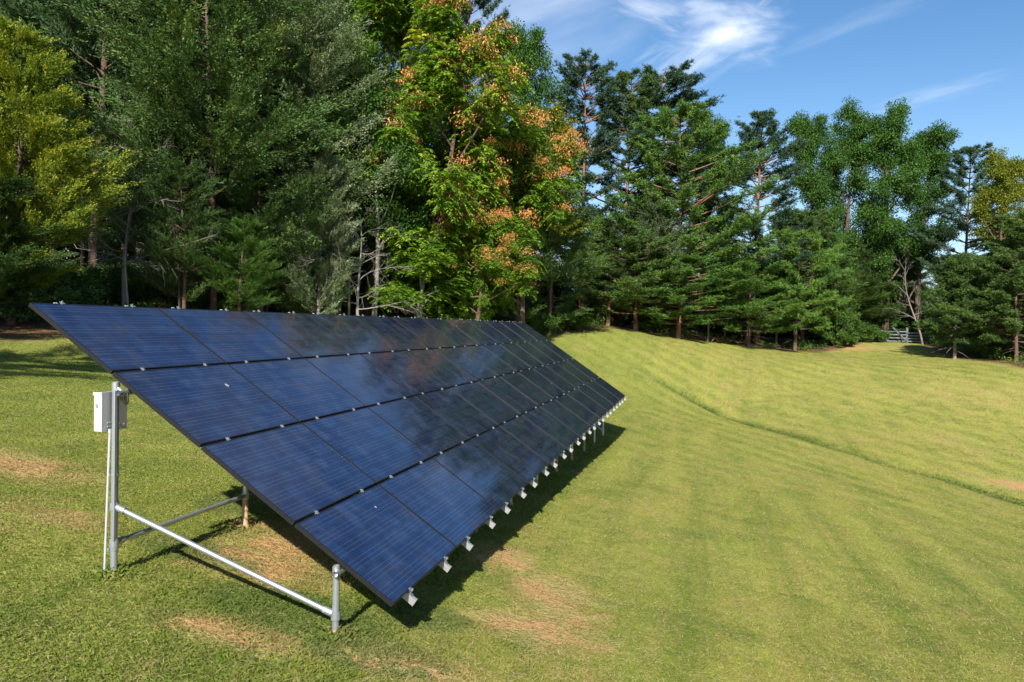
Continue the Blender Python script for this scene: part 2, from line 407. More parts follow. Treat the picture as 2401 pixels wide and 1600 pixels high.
# ------------------------------------------------------------------ grass blades (one uncountable mass)
def make_grass(total=1450000):
    r_ = np.random.default_rng(3)
    # density falls with distance; polar sampling round the camera foot
    n = int(total*1.3)
    a = yaw+R(-43)+r_.random(n)*R(86)
    dmin, dmax = 2.6, 64.
    u = r_.random(n); k = .12
    d = (dmin**k+(dmax**k-dmin**k)*u)**(1/k)
    X = CAM[0]+np.sin(a)*d; Y = CAM[1]+np.cos(a)*d
    lit = lawn_sd(X, Y)
    keep = lit > 2.0-3.0*r_.random(n)**1.4
    pn = vnoise(X, Y, .35, 1)*.6+vnoise(X, Y, 1.7, 2)*.4
    keep &= r_.random(n) < np.clip(.25+1.3*pn, 0, 1)
    keep &= r_.random(n) > np.clip(bare_np(X, Y)*1.35*(.25+vnoise(X, Y, .2, 12)), 0, .8)
    X, Y, d, pn = X[keep], Y[keep], d[keep], pn[keep]; n = len(X)
    Z = terrain(X, Y)
    dm = ditch_mask(X, Y)
    # longer grass where the mower does not reach
    rack = np.exp(-((X-2.4)/1.3)**4)*np.exp(-((Y-10)/11.2)**8)
    post = np.zeros(n)
    for px_, py_ in ((.78, .08), (2.82, .1), (.78, 2.1)): post += np.exp(-((X-px_)**2+(Y-py_)**2)/.03)
    hgt = (.013+.021*r_.random(n))*(1+1.1*dm+.9*rack*vnoise(X, Y, .5, 5)+2.2*np.clip(post, 0, 1))
    sc = np.clip(d/7.5, 1, 6)**.95
    hgt = hgt*(1+.16*(sc-1)); w = (.0021+.0019*r_.random(n))*sc
    az = r_.random(n)*2*np.pi; lean = .25+.75*r_.random(n)
    # dry clippings lying on top of the turf
    clip_ = r_.random(n) < .055+.25*np.clip(bare_np(X, Y), 0, 1)
    hgt = np.where(clip_, (.045+.05*r_.random(n))*(1+.2*(sc-1)), hgt)
    dirx = np.cos(az); diry = np.sin(az)
    base = np.stack([X, Y, Z-.004], 1)
    side = np.stack([-diry, dirx, np.zeros(n)], 1)*w[:, None]*.5
    # two-segment bent blade
    m = base+np.stack([dirx*lean*hgt*.35, diry*lean*hgt*.35, hgt*.62], 1)
    tip = base+np.stack([dirx*lean*hgt*1.1, diry*lean*hgt*1.1, hgt*(1.05-.35*lean)], 1)
    cm = np.stack([dirx, diry, np.full(n, .12)], 1)*hgt[:, None]; lift = np.stack([np.zeros(n), np.zeros(n), .012+.014*r_.random(n)], 1)
    cb = clip_[:, None]
    base = np.where(cb, base+lift, base); m = np.where(cb, base+cm*.5+side*2, m); tip = np.where(cb, base+cm, tip)
    V = np.stack([base-side, base+side, m+side*.8, tip, m-side*.8], 1)
    i0 = np.arange(n)*5
    Fc = np.stack([i0, i0+1, i0+2, i0+3, i0+4], 1)
    g = MB()
    tint = np.clip(r_.random(n)*.8+.25*(vnoise(X, Y, .8, 9)-.35), 0, 1)
    tint = np.where(dm > .3, tint*.55, tint)
    tint = np.where(clip_, 1.5+.5*r_.random(n), tint)
    g.add(V.reshape(-1, 3), Fc, tint)
    o = g.build('grass', blade_mat())
    tag(o, 'short mown yellow green grass covering the sloping lawn', 'grass', kind='stuff')
    at_ = o.data.attributes.new('ditch', 'FLOAT', 'POINT')
    at_.data.foreach_set('value', np.repeat(dm, 5).astype(np.float32))
make_grass()

# ------------------------------------------------------------------ solar array
TILT = R(34); ct, st_ = math.cos(TILT), math.sin(TILT)
PW, PH, PITW, PITH = 1.638, .990, 1.6535, 1.010
# plane frame: u along rows (+y), v down the slope, w out of the glass
def S(v, u, w=0.0): return np.array([ct*v+st_*w, u, -st_*v+ct*w])
MS = np.eye(4); MS[:3, 0] = [0, 1, 0]; MS[:3, 1] = [ct, 0, -st_]; MS[:3, 2] = [st_, 0, ct]  # (u,v,w) -> world (left handed; faces flipped below)

def panel_mat():
    t = NT(bpy.data.materials.new('solar_cells'))
    oc = t.objco(); sx = t.n('ShaderNodeSeparateXYZ'); t.l(oc, sx.inputs[0])
    U, V = sx.outputs[0], sx.outputs[1]
    rnd = t.n('ShaderNodeObjectInfo').outputs['Random']
    # ten by six cells, each its own shade of blue
    cu = t.math('FLOOR', t.math('DIVIDE', U, .1595)); cv = t.math('FLOOR', t.math('DIVIDE', V, .1595))
    cx = t.n('ShaderNodeCombineXYZ'); t.l(cu, cx.inputs[0]); t.l(cv, cx.inputs[1]); t.l(t.math('MULTIPLY', rnd, 37.), cx.inputs[2])
    wn = t.n('ShaderNodeTexWhiteNoise'); t.l(cx.outputs[0], wn.inputs[0])
    cell = wn.outputs['Value']
    off = t.n('ShaderNodeVectorMath', operation='ADD'); t.l(oc, off.inputs[0])
    cz = t.n('ShaderNodeCombineXYZ'); t.l(t.math('MULTIPLY', rnd, 91.), cz.inputs[0]); t.l(cz.outputs[0], off.inputs[1])
    grain = t.noise(17, 3, .6, off.outputs[0]); big = t.noise(2.2, 2, .5, off.outputs[0])
    f = t.math('ADD', t.math('MULTIPLY', cell, .35), t.math('ADD', t.math('MULTIPLY', grain, .45), t.math('MULTIPLY', big, .3)))
    col = t.ramp(f, [(.3, (.006, .007, .018)), (.5, (.008, .012, .034)), (.75, (.010, .020, .055))])
    # busbars: four per cell along the long side
    fr = t.math('FRACT', t.math('DIVIDE', t.math('ADD', V, .02), .0399))
    bar = t.math('LESS_THAN', t.math('ABSOLUTE', t.math('SUBTRACT', fr, .5)), .032)
    col = t.mix(t.math('MULTIPLY', bar, .5), col, c4(.12, .15, .24))
    # cell gaps
    fu = t.math('FRACT', t.math('DIVIDE', U, .1595)); fv = t.math('FRACT', t.math('DIVIDE', V, .1595))
    gu = t.math('LESS_THAN', t.math('ABSOLUTE', t.math('SUBTRACT', fu, .5)), .488)
    gv = t.math('LESS_THAN', t.math('ABSOLUTE', t.math('SUBTRACT', fv, .5)), .485)
    col = t.mix(t.math('MULTIPLY', gu, gv), c4(.006, .008, .02), col)
    # dust film and a few bird droppings
    dust = t.noise(3.2, 5, .65, off.outputs[0])
    col = t.mix(t.math('MULTIPLY', t.step(dust, .4, .8), .07), col, c4(.35, .36, .38))
    vo = t.n('ShaderNodeTexVoronoi'); vo.inputs['Scale'].default_value = 3.1; t.l(off.outputs[0], vo.inputs['Vector'])
    vs = t.n('ShaderNodeSeparateColor'); t.l(vo.outputs['Color'], vs.inputs[0])
    sp = t.math('MULTIPLY', t.math('LESS_THAN', vo.outputs['Distance'], t.math('MULTIPLY', vs.outputs[1], .075)), t.math('GREATER_THAN', vs.outputs[0], .80))
    sp = t.math('MULTIPLY', sp, t.step(rnd, .35, .6))
    col = t.mix(t.math('MULTIPLY', sp, .7), col, c4(.6, .6, .58))
    rough = t.math('ADD', .07, t.math('MULTIPLY', t.step(dust, .35, .75), .08))
    b = t.bsdf(col, t.math('ADD', rough, t.math('MULTIPLY', sp, .5)), 0, .5, IOR=2.15)
    t.l(t.ramp(f, [(.3, (.36, .43, .66)), (.5, (.36, .48, .73)), (.75, (.42, .57, .80))]), b.inputs['Specular Tint'])
    t.l(t.bump(t.noise(1.1, 2, .5, off.outputs[0]), .012, .05), b.inputs['Normal'])
    return t.fin(b.outputs[0])

def simple(name, col, rough, metal=0., spec=.5, nz=0., nscale=20, col2=None):
    t = NT(bpy.data.materials.new(name))
    n_ = t.noise(nscale, 4, .65, t.objco())
    c = t.mix(n_, c4(*col), c4(*(col2 or [q*.75 for q in col])))
    b = t.bsdf(c, t.math('ADD', rough-.06, t.math('MULTIPLY', n_, .12)), metal, spec)
    if nz: t.l(t.bump(n_, nz, .004), b.inputs['Normal'])
    return t.fin(b.outputs[0])
MAT_CELL = panel_mat()
MAT_FRAME = simple('black_anodised_frame', (.009, .009, .011), .5, .0, .4)
MAT_GALV = simple('galvanised_steel', (.62, .65, .68), .38, .75, .5, .1, 35, (.42, .45, .48))
MAT_ALU = simple('mill_aluminium', (.62, .62, .61), .42, .7, .5, 0, 12, (.45, .45, .45))
MAT_CLAMP = simple('clamp_metal', (.48, .48, .49), .4, .8, .5, 0, 12)
MAT_BOX = simple('grey_powder_coat', (.52, .52, .50), .5, .0, .4, .05, 8, (.44, .44, .42))
MAT_PVC = simple('pale_conduit', (.46, .46, .45), .5, 0, .4)
MAT_CAP = simple('dull_rail_end', (.42, .42, .41), .5, .5, .4, .2, 60, (.28, .28, .28))
MAT_DARK = simple('dark_hollow', (.01, .01, .01), .9)
MAT_CONC = simple('tan_collar', (.50, .36, .20), .9, 0, .1, .3, 14, (.34, .20, .10))
MAT_CABLE = simple('black_cable', (.02, .02, .02), .5)

array = empty('solar_array', (1.7, 9.9, -2.9))
tag(array, 'ground mounted array of black framed blue solar panels in four rows on galvanised posts', 'solar array')
INV = -Vector(array.location)
def adopt(o, parent=None):
    """parent keeping the world place"""
    p = parent or array
    o.parent = p
    if p is array: o.location = Vector(o.location)+INV
    return o
def frame_mesh():
    t_ = .011; h = .0362; f = MB()
    f.box((0, 0, -h), (PW, t_, 0)); f.box((0, PH-t_, -h), (PW, PH, 0))
    f.box((0, t_, -h), (t_, PH-t_, 0)); f.box((PW-t_, t_, -h), (PW, PH-t_, 0))
    f.box((t_, t_, -.012), (PW-t_, PH-t_, -.009))
    return f
def flip(mb):
    mb.F = [f[:, ::-1] for f in mb.F]; return mb
FR = flip(frame_mesh()).mesh('panel_frame'); FR.materials.append(MAT_FRAME)
cl = MB(); cl.add([[.010, .010, -.0018], [PW-.010, .010, -.0018], [PW-.010, PH-.010, -.0018], [.010, PH-.010, -.0018], [.010, .010, -.009], [PW-.010, .010, -.009], [PW-.010, PH-.010, -.009], [.010, PH-.010, -.009]],
                  [[0, 1, 2, 3], [7, 6, 5, 4], [0, 4, 5, 1], [1, 5, 6, 2], [2, 6, 7, 3], [3, 7, 4, 0]])
GL = flip(cl).mesh('cell_glass'); GL.materials.append(MAT_CELL)
def uvw_matrix(u, v, w, du=0, dv=0):
    # rotation whose columns are the images of local x,y,z. handedness: (u,v,w) is left handed, so mirror by scale
    m = Matrix(((0, ct, st_), (1, 0, 0), (0, -st_, ct))).to_4x4()
    m.translation = Vector(S(v, u, w))
    return m
r_p = random.Random(5)
for rI in range(4):
    for cI in range(12):
        o = bpy.data.objects.new('solar_panel', FR); COL.objects.link(o)
        m = uvw_matrix(cI*PITW, rI*PITH, 0)
        sag = (.007 if (rI >= 2 and cI >= 3) or (rI == 1 and cI >= 4) or (rI == 0 and cI >= 6) else .0)+r_p.uniform(-.0022, .0022)  # the rack steps down here, so the modules dip
        e = Matrix.Rotation(r_p.uniform(-.0016, .0016), 4, 'X') @ Matrix.Rotation(sag, 4, 'Y')
        m = m @ Matrix.Translation((PW/2, PH/2, 0)) @ e @ Matrix.Translation((-PW/2, -PH/2, 0))
        o.parent = array
        o.matrix_local = Matrix.Translation(INV) @ m
        g = bpy.data.objects.new('cell_glass', GL); COL.objects.link(g); g.parent = o

# rails: two per column of panels, each with clamps and an open end
RAILW, RAILH = .036, .058
def rail_mesh():
    f = MB(); a, b = -.075, 4*PITH+.075; z1, z0 = -.0365, -.0365-RAILH; w = RAILW/2; k = .004
    f.box((-w, a, z0), (-w+k, b, z1)); f.box((w-k, a, z0), (w, b, z1))
    f.box((-w+k, a, z0), (w-k, b, z0+k)); f.box((-w+k, a, z1-k), (-w/3, b, z1)); f.box((w/3, a, z1-k), (w-k, b, z1))
    f.box((-w+k, a, (z0+z1)/2-.002), (w-k, b, (z0+z1)/2+.002))
    return f
RM = flip(rail_mesh()).mesh('mounting_rail'); RM.materials.append(MAT_ALU)
def cap_mesh():
    f = MB(); z1, z0 = -.0365, -.0365-RAILH; w = RAILW/2
    b = 4*PITH+.0755
    # lip round the open profile with a narrow dark slot left between
    f.box((-w-.002, b-.003, z0-.002), (w*.15, b+.002, z1+.002)); f.box((w*.55, b-.003, z0-.002), (w+.002, b+.002, z1+.002))
    f.box((w*.15, b-.003, z1-.010), (w*.55, b+.002, z1+.002))
    return f
CM = flip(cap_mesh()).mesh('rail_end_cap'); CM.materials.append(MAT_CAP)
def clamp_mesh(end):
    f = MB(); g = PITH-PH
    if end == 0: # mid clamp over the gap between rows
        f.box((-.015, -g-.009, .0005), (.015, .009, .0042)); f.box((-.015, -g+.003, -.033), (.015, -.003, .0005))
        a = np.linspace(0, 2*np.pi, 9)[:8]
        f.tube([[0, -g/2, .004], [0, -g/2, .0125]], .0075, 8)
    else:
        s = end
        f.box((-.02, min(0, s*.045), -.034), (.02, max(0, s*.045), -.029)); f.box((-.02, min(-s*.011, s*.028), .0005), (.02, max(-s*.011, s*.028), .0045))
        f.box((-.02, min(s*.004, s*.010), -.029), (.02, max(s*.004, s*.010), .0005))
        f.tube([[0, s*.019, -.03], [0, s*.019, .017]], .0065, 8)
    return flip(f)
CL0 = clamp_mesh(0).mesh('panel_clamp'); CLT = clamp_mesh(-1).mesh('end_clamp'); CLB = clamp_mesh(1).mesh('end_clamp')
for q in (CL0, CLT, CLB): q.materials.append(MAT_CLAMP)
for cI in range(12):
    for fr_ in (.22, .775):
        o = bpy.data.objects.new('mounting_rail', RM); COL.objects.link(o); o.parent = array
        o.matrix_local = Matrix.Translation(INV) @ uvw_matrix(cI*PITW+fr_*PITW, 0, 0)
        g = bpy.data.objects.new('rail_end_cap', CM); COL.objects.link(g); g.parent = o
        for k in range(1, 4):
            g = bpy.data.objects.new('panel_clamp', CL0); COL.objects.link(g); g.parent = o; g.location = (r_p.uniform(-.006, .006), k*PITH, 0)
        g = bpy.data.objects.new('end_clamp', CLT); COL.objects.link(g); g.parent = o
        g = bpy.data.objects.new('end_clamp', CLB); COL.objects.link(g); g.parent = o; g.location = (0, 3*PITH+PH, 0)

# horizontal pipes under the rails
def under(x, drop): return -x*math.tan(TILT)-drop
def part(mb, name, mat, parent=None, smooth=False, label=None):
    o = mb.build(name, mat, smooth=smooth)
    adopt(o, parent)
    if label: o['label'] = label
    return o
D_P = .162
XB, XF = .86, 2.84
def ring(p, a, n, rr):  # short collar
    return [np.array(p)-np.array(a)*n/2, np.array(p)+np.array(a)*n/2]
for x in (XB, XF):
    z = under(x, D_P)
    b = MB().tube([[x, .02, z], [x, 19.9, z]], .025, 12, cap=False)
    b.tube([[x, .02, z], [x, .4, z]], .020, 12, cap=False)
    part(b, 'support_pipe', MAT_GALV, smooth=True)
ND = 10
for k in range(ND):
    y = .08+2.02*k
    for x, xx in ((.79, XB), (2.82, XF)):
        zt = under(x, D_P+.0) if k else under(x, .12)
        zg = tz(x, y)
        b = MB().tube([[x, y, zg-.25], [x, y, zt]], .029 if x < 1 else .027, 16, cap=False)
        post = part(b, 'post', MAT_GALV, smooth=True)
        # elbow fitting gripping the pipe
        f = MB().tube([[x, y, zt-.09], [x, y, zt-.005]], .0325, 12, cap=False)
        f.tube([[x, y, zt-.04], [xx+.01, y, under(xx, D_P)]], .018, 12)
        if k: f.tube([[xx, y-.03, under(xx, D_P)], [xx, y+.04, under(xx, D_P)]], .0295, 12, cap=False)
        fo = f.build('post_fitting', MAT_GALV, smooth=True); fo.parent = post
        fo.parent = post; fo.location = (0, 0, 0)
        hh = {1: .34, 4: .1, 5: .3, 6: .22, 7: .3}.get(k, .05) if (k != 1 or x < 1) else .05  # tan sleeve from the footing up, taller on some posts
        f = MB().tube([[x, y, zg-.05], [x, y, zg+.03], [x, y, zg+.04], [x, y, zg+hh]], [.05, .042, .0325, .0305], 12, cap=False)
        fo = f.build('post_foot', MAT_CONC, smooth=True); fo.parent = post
def brace(a, b, r0=.0225, fit=True):
    a = np.array(a, float); b = np.array(b, float); d = (b-a)/np.linalg.norm(b-a)
    m = MB().tube([a+d*.05, b-d*.05], r0, 12)
    br = part(m, 'brace', MAT_GALV, smooth=True)
    for p, sg in ((a, 1), (b, -1)):
        f = MB()
        f.tube([p+[0, 0, -.035], p+[0, 0, .035]], .038, 12, cap=False)
        f.tube([p+sg*d*.03, p+sg*d*.11], .030, 12)
        f.tube([p+sg*d*.085+[-.008, -.038, 0], p+sg*d*.085+[-.008, .038, 0]], .008, 8)
        fo = f.build('brace_fitting', MAT_GALV, smooth=True); fo.parent = br
    return br
brace((.79, .08, -1.70), (2.82, .08, -2.415))
brace((.79, .08, -2.01), (.79, 2.10, -2.02))
brace((.79, 18.26, -1.70), (2.82, 18.26, -3.2))
for k in (2, 4, 6):
    brace((.79, .08+2.02*k, -1.9), (.79, .08+2.02*(k+1), -2.3))

# wiring box, conduits on the first post
bx = MB().box((.652, -.005, -1.065), (.722, .29, -.745))
box = part(bx, 'wiring_box', MAT_BOX, label='grey metal wiring box on the nearest back post')
ld = MB().box((.645, -.012, -.765), (.728, -.006, -.738)); ld.box((.722, -.008, -1.07), (.729, .295, -.738)); ld.box((.652, -.008, -.8), (.7215, -.0055, -.797))
lo_ = ld.build('box_lid', MAT_BOX); lo_.parent = box
bt = MB()
for yy, zz in ((.06, -1.0), (.09, -1.0), (.06, -1.03), (.09, -1.03), (.26, -1.03), (.26, -.78), (.2, -1.02)):
    bt.tube([[.728, yy, zz], [.736, yy, zz]], .006, 8)
bo_ = bt.build('bolt', MAT_GALV); bo_.parent = box
lt = MB().box((.722, .15, -.775), (.740, .19, -.735)); lt.box((.722, .16, -1.075), (.736, .18, -1.05)); lt.box((.672, -.016, -.86), (.692, -.006, -.835))
lo2 = lt.build('latch', MAT_GALV); lo2.parent = box
zc = tz(.735, .05)
cd = MB().tube([[.756, .055, -1.06], [.737, .03, zc-.1]], .0095, 10, cap=False); cd.tube([[.756, .055, -1.085], [.756, .055, -1.05]], .0125, 10)
part(cd, 'conduit', MAT_PVC, smooth=True, label='pale conduit running from the wiring box into the ground')
cd2 = MB().tube([[.812, .04, -.72], [.812, .045, -1.4], [.812, .045, -1.98]], .010, 8, cap=False)
part(cd2, 'conduit', MAT_GALV, smooth=True)
for zz in (-1.43, -2.06):
    cb = MB().tube([[.79, .08, zz-.012], [.79, .08, zz+.012]], .0345, 14, cap=False); cb.tube([[.756, .055, zz-.01], [.756, .055, zz+.01]], .0125, 10, cap=False)
    cb.box((.750, .05, zz-.009), (.79, .05, zz+.009))
    part(cb, 'pipe_strap', MAT_GALV, smooth=False)
wp = MB()
an = np.linspace(0, 2*np.pi, 14)
wp.tube(np.stack([.93+.022*np.cos(an), np.full(14, .03), -.78+.05*np.sin(an)], 1), .006, 6, cap=False)
part(wp, 'cable_loop', MAT_CABLE, smooth=True)

# ------------------------------------------------------------------ trees
def nrm(v): return v/(np.linalg.norm(v, axis=-1, keepdims=True)+1e-9)

class Tree:
    def __init__(s, seed):
        s.r = np.random.default_rng(seed); s.L = []; s.T = []; s.wood = MB(); s.extra = []; s.xt = []
    def leaves(s, pos, ax, ln, wd, tint, upb=.6, extra=False, fold=0.):
        """rhombic leaf faces: base, sides at mid, tip"""
        n = len(pos); ax = nrm(ax)
        nr = nrm(s.r.normal(size=(n, 3))+np.array([0, 0, upb])*1.5)
        sd = nrm(np.cross(ax, nr))
        ln = np.broadcast_to(ln, (n,))[:, None]; wd = np.broadcast_to(wd, (n,))[:, None]
        mid = pos+ax*ln*.45
        V = np.stack([pos, mid-sd*wd*.5, pos+ax*ln, mid+sd*wd*.5], 1)
        (s.extra if extra else s.L).append(V); (s.xt if extra else s.T).append(np.clip(np.broadcast_to(tint, (n,)), 0, 1))
    def meshes(s, name):
        def mk(L, T, nm):
            if not L or not sum(len(q) for q in L): return None
            V = np.concatenate(L); m = MB(); n = len(V)
            m.add(V.reshape(-1, 3), np.arange(n*4).reshape(n, 4), np.concatenate(T)); return m.mesh(nm)
        return mk(s.L, s.T, 'crown'), (s.wood.mesh('trunk', True) if s.wood.V else None), mk(s.extra, s.xt, 'seed_clusters')

def trunk_path(r, H, bend=.03, n=9, lean=(0, 0)):
    z = np.linspace(0, 1, n); ph = r.random(2)*6.28; c = r.uniform(.6, 1.4, 2)
    x = bend*H*(np.sin(z*4*c[0]+ph[0])-np.sin(ph[0]))*z**.5+lean[0]*z*H
    y = bend*H*(np.sin(z*4*c[1]+ph[1])-np.sin(ph[1]))*z**.5+lean[1]*z*H
    return np.stack([x, y, z*H], 1)
def on(path, f):
    f = np.clip(f, 0, 1)*(len(path)-1); i = np.minimum(f.astype(int), len(path)-2) if isinstance(f, np.ndarray) else min(int(f), len(path)-2)
    u = f-i
    if isinstance(f, np.ndarray): u = u[:, None]
    return path[i]*(1-u)+path[i+1]*u

def spray(t, O, D, Ln, k, leaf, wid, tint, spread=.8, upb=.4, jit=.05, taper=True):
    """k leaves along each twig O + D*s"""
    n = len(O); s = t.r.random((n, k))**.8
    pos = O[:, None]+D[:, None]*(s*Ln[:, None])[..., None]+t.r.normal(size=(n, k, 3))*jit
    a = nrm(D[:, None]+t.r.normal(size=(n, k, 3))*spread)
    tt = (tint[:, None] if isinstance(tint, np.ndarray) else tint)+t.r.normal(size=(n, k))*.11+.10*(s-.5)
    l_ = leaf*t.r.uniform(.6, 1.2, (n, k))*(1.15-.4*s if taper else 1)
    t.leaves(pos.reshape(-1, 3), a.reshape(-1, 3), l_.ravel(), wid*t.r.uniform(.7, 1.2, n*k), tt.ravel(), upb)

def cedar(seed, H=12., Rm=3., nb=125, z0=.06, leaf=.105, wid=.034, k=42, rise=.55, base_t=.45, stiff=1., ntw=42, shape=1.1, trunkr=.13, gaps=.22):
    t = Tree(seed); r = t.r; P = trunk_path(r, H, .012)
    t.wood.tube(P, np.linspace(trunkr, .02, 9), 10, cap=False)
    lob = r.random((8, 5))
    for i in range(nb):
        f = z0+(1-z0)*(i/nb)**.9; az = i*2.4+r.normal()*.3
        q = (f-z0)/(1-z0)
        prof = (1-q)**(1/shape)*(.45+.55*min(1, q*4+.35))
        lv = lob[int(az*8/6.283) % 8, min(4, int(q*5))]; lb = .58+.72*lv
        if lv < gaps and r.random() < .75: continue
        L = Rm*max(prof, .08)*lb*r.uniform(.75, 1.1)
        d0 = np.array([math.cos(az), math.sin(az), rise*r.uniform(.3, 1.2)-.15*(1-q)])
        s = np.linspace(0, 1, 5)[:, None]
        B = on(P, f)+d0*L*s+np.array([0, 0, .28*L])*s**2
        t.wood.tube(B, np.linspace(.02+.01*L, .005, 5)*.6, 5, cap=False)
        n = max(5, int(ntw*(.4+L/Rm))); sf = r.uniform(.1, 1.02, n)**.75
        O = on(B, sf)+r.normal(size=(n, 3))*.035*L; out = nrm(d0)[None]
        D = nrm(out*.95+r.normal(size=(n, 3))*.42*np.array([1, 1, .6])+np.array([0, 0, .45*stiff]))
        Ln = r.uniform(.35, .95, n)*(.55+.25*L)
        bt = base_t+r.normal()*.08
        spray(t, O, D, Ln, k, leaf, wid, bt+r.normal(size=n)*.11, .30, .35, .036)
    return t.meshes('cedar')

def pine(seed, H=16., Rm=4.2, z0=.12, step=.62, nbr=(4, 6), tuft=.25, wid=.036, base_t=.42, tilt=.12, dens=1., shape=.75, flat=.42, trunkr=.17, gap=.14, top=.25, droop=.0, bare=.35, stubs=True):
    t = Tree(seed); r = t.r; P = trunk_path(r, H, .01)
    t.wood.tube(P, np.concatenate([[trunkr*1.25], np.linspace(trunkr, .025, 8)]), 10, cap=False)
    z = z0*H; azo = r.random()*6; lobe = r.random((7, 6))
    if stubs:
        for _ in range(int(14)):
            zz = r.uniform(.08, max(z0+.1, .2))*H; a = r.random()*6.28; L = r.uniform(.3, 1.6)
            s = np.linspace(0, 1, 4)[:, None]
            t.wood.tube(on(P, zz/H)+np.array([math.cos(a), math.sin(a), -.1])*L*s+np.array([0, 0, -.25*L])*s**2, np.linspace(.02, .006, 4), 5, cap=False)
    while z < H*.985:
        q = (z-z0*H)/(H*(1-z0))
        prof = min(1., (1-q)/(1-.28))**shape*(.62+.38*min(1, q/.2))
        n = r.integers(nbr[0], nbr[1]+1)
        for j in range(n):
            az = azo+j*6.283/n+r.normal()*.25
            if r.random() < gap: continue
            L = Rm*max(prof, .06)*r.uniform(.55, 1.1)*(.78+.5*lobe[int(az*7/6.283) % 7, int(q*5.99)])+.12
            rs = tilt*(1+2.2*q)+r.normal()*.07-droop*(1-q)
            s = np.linspace(0, 1, 6)[:, None]; dd = np.array([math.cos(az), math.sin(az), rs])
            B = on(P, z/H)+dd*L*s+np.array([0, 0, .16*L])*(s**2.2)-np.array([0, 0, droop*.4*L])*(s*(1-s))
            t.wood.tube(B, np.linspace(.018+.012*L, .006, 6), 5, cap=False)
            # flat fan of twigs on the outer part
            m = int((7+6.5*L)*dens); sf = r.uniform(bare, 1.0, m)**.85
            O = on(B, sf); sgn = np.where(r.random(m) < .5, -1, 1)
            perp = np.array([-dd[1], dd[0], 0])
            D = nrm(nrm(dd)[None]*r.uniform(.5, 1.2, m)[:, None]+perp[None]*(sgn*r.uniform(.2, 1.1, m))[:, None]+np.array([0, 0, 1.])*(r.normal(size=m)*flat*.5+.12)[:, None])
            Ln = r.uniform(.35, .9, m)*(1.1-.5*sf)*(.35+.22*L)+.1
            bt = base_t+r.normal()*.06
            # tufts along each twig
            nt = 4; u = (np.arange(nt)+.6)/nt
            C = O[:, None]+D[:, None]*(Ln[:, None]*u[None])[..., None]+r.normal(size=(m, nt, 3))*np.array([.08, .08, .06])
            C = C.reshape(-1, 3); DD = np.repeat(D, nt, 0)
            kk = 9
            a = nrm(DD[:, None]*.55+r.normal(size=(len(C), kk, 3))*np.array([.75, .75, .45])+np.array([0, 0, .28]))
            tt = bt+.07*r.normal(size=(len(C), 1))+.12*r.normal(size=(len(C), kk))
            t.leaves(np.repeat(C, kk, 0), a.reshape(-1, 3), tuft*r.uniform(.6, 1.15, len(C)*kk), wid, tt.ravel(), .2)
        z += step*r.uniform(.7, 1.3)*(1-.45*q); azo += 2.1
    return t.meshes('pine')

def limbs(t, P, H, spread, n1, n2, z0, up, r0, us=(.4, .7, 1.)):
    """ascending limbs that fork twice; returns end points and directions"""
    r = t.r; E = []; ED = []
    for i in range(n1):
        f = z0+(1-z0)*(i/n1)**.85*.93; az = i*2.4+r.normal()*.35; q = (f-z0)/(1-z0)
        L = spread*(1-.62*q**1.4)*r.uniform(.7, 1.15)
        d = np.array([math.cos(az), math.sin(az), up*(.7+.9*q)*r.uniform(.7, 1.3)]); d /= np.linalg.norm(d)
        s = np.linspace(0, 1, 6)[:, None]; w_ = r.normal(size=3)*.12*L
        B = on(P, f)+d*L*s+np.array([0, 0, .12*L])*s**2+w_*np.sin(s*3.1)
        rr = r0*(1-.7*q)*.42
        t.wood.tube(B, np.linspace(rr, rr*.25, 6), 6, cap=False)
        for j in range(n2):
            g = r.uniform(.3, 1.); o = on(B, g); dd = nrm(d+r.normal(size=3)*.65+np.array([0, 0, .15])); l2 = L*r.uniform(.22, .5)*(1.2-.5*g)
            B2 = o+dd*l2*np.linspace(0, 1, 4)[:, None]
            t.wood.tube(B2, np.linspace(rr*.35, rr*.1, 4), 5, cap=False)
            for u_ in us: E.append(on(B2, u_)+r.normal(size=3)*.12); ED.append(dd)
        E.append(B[-1]); ED.append(d)
    return np.array(E), np.array(ED)

def oak(seed, H=15., Rm=5., n1=20, n2=7, z0=.2, leaf=.155, wid=.10, per=170, cr=.6, base_t=.42, up=.9, trunkr=.26, lean=(0, 0), bend=.02, patch=0.):
    t = Tree(seed); r = t.r; P = trunk_path(r, H*.93, bend, lean=lean)
    t.wood.tube(P, np.concatenate([[trunkr*1.3], np.linspace(trunkr, .03, 8)]), 10, cap=False)
    E, ED = limbs(t, P, H, Rm, n1, n2, z0, up, trunkr, (.3, .55, .8, 1.1))
    E = E+t.r.normal(size=E.shape)*.22
    n = len(E); rad = cr*r.uniform(.55, 1.25, n)
    g = nrm(r.normal(size=(n, per, 3)))*(r.random((n, per, 1))**.45)*rad[:, None, None]*np.array([1.15, 1.15, .8])
    pos = E[:, None]+g
    a = nrm(g*.8+r.normal(size=g.shape)*.8*cr+np.array([0, 0, -.25])*cr)
    ct_ = base_t+r.normal(size=(n, 1))*.08+patch*(r.random((n, 1)) < .3)
    tt = ct_+r.normal(size=(n, per))*.12
    keep = r.random(n*per) < np.repeat(np.clip(rad/cr*r.uniform(.35, 1.2, n), .15, 1), per)
    t.leaves(pos.reshape(-1, 3)[keep], a.reshape(-1, 3)[keep], (leaf*r.uniform(.45, 1.4, n*per))[keep], (wid*r.uniform(.5, 1.3, n*per))[keep], tt.ravel()[keep], .9)
    return t.meshes('oak')

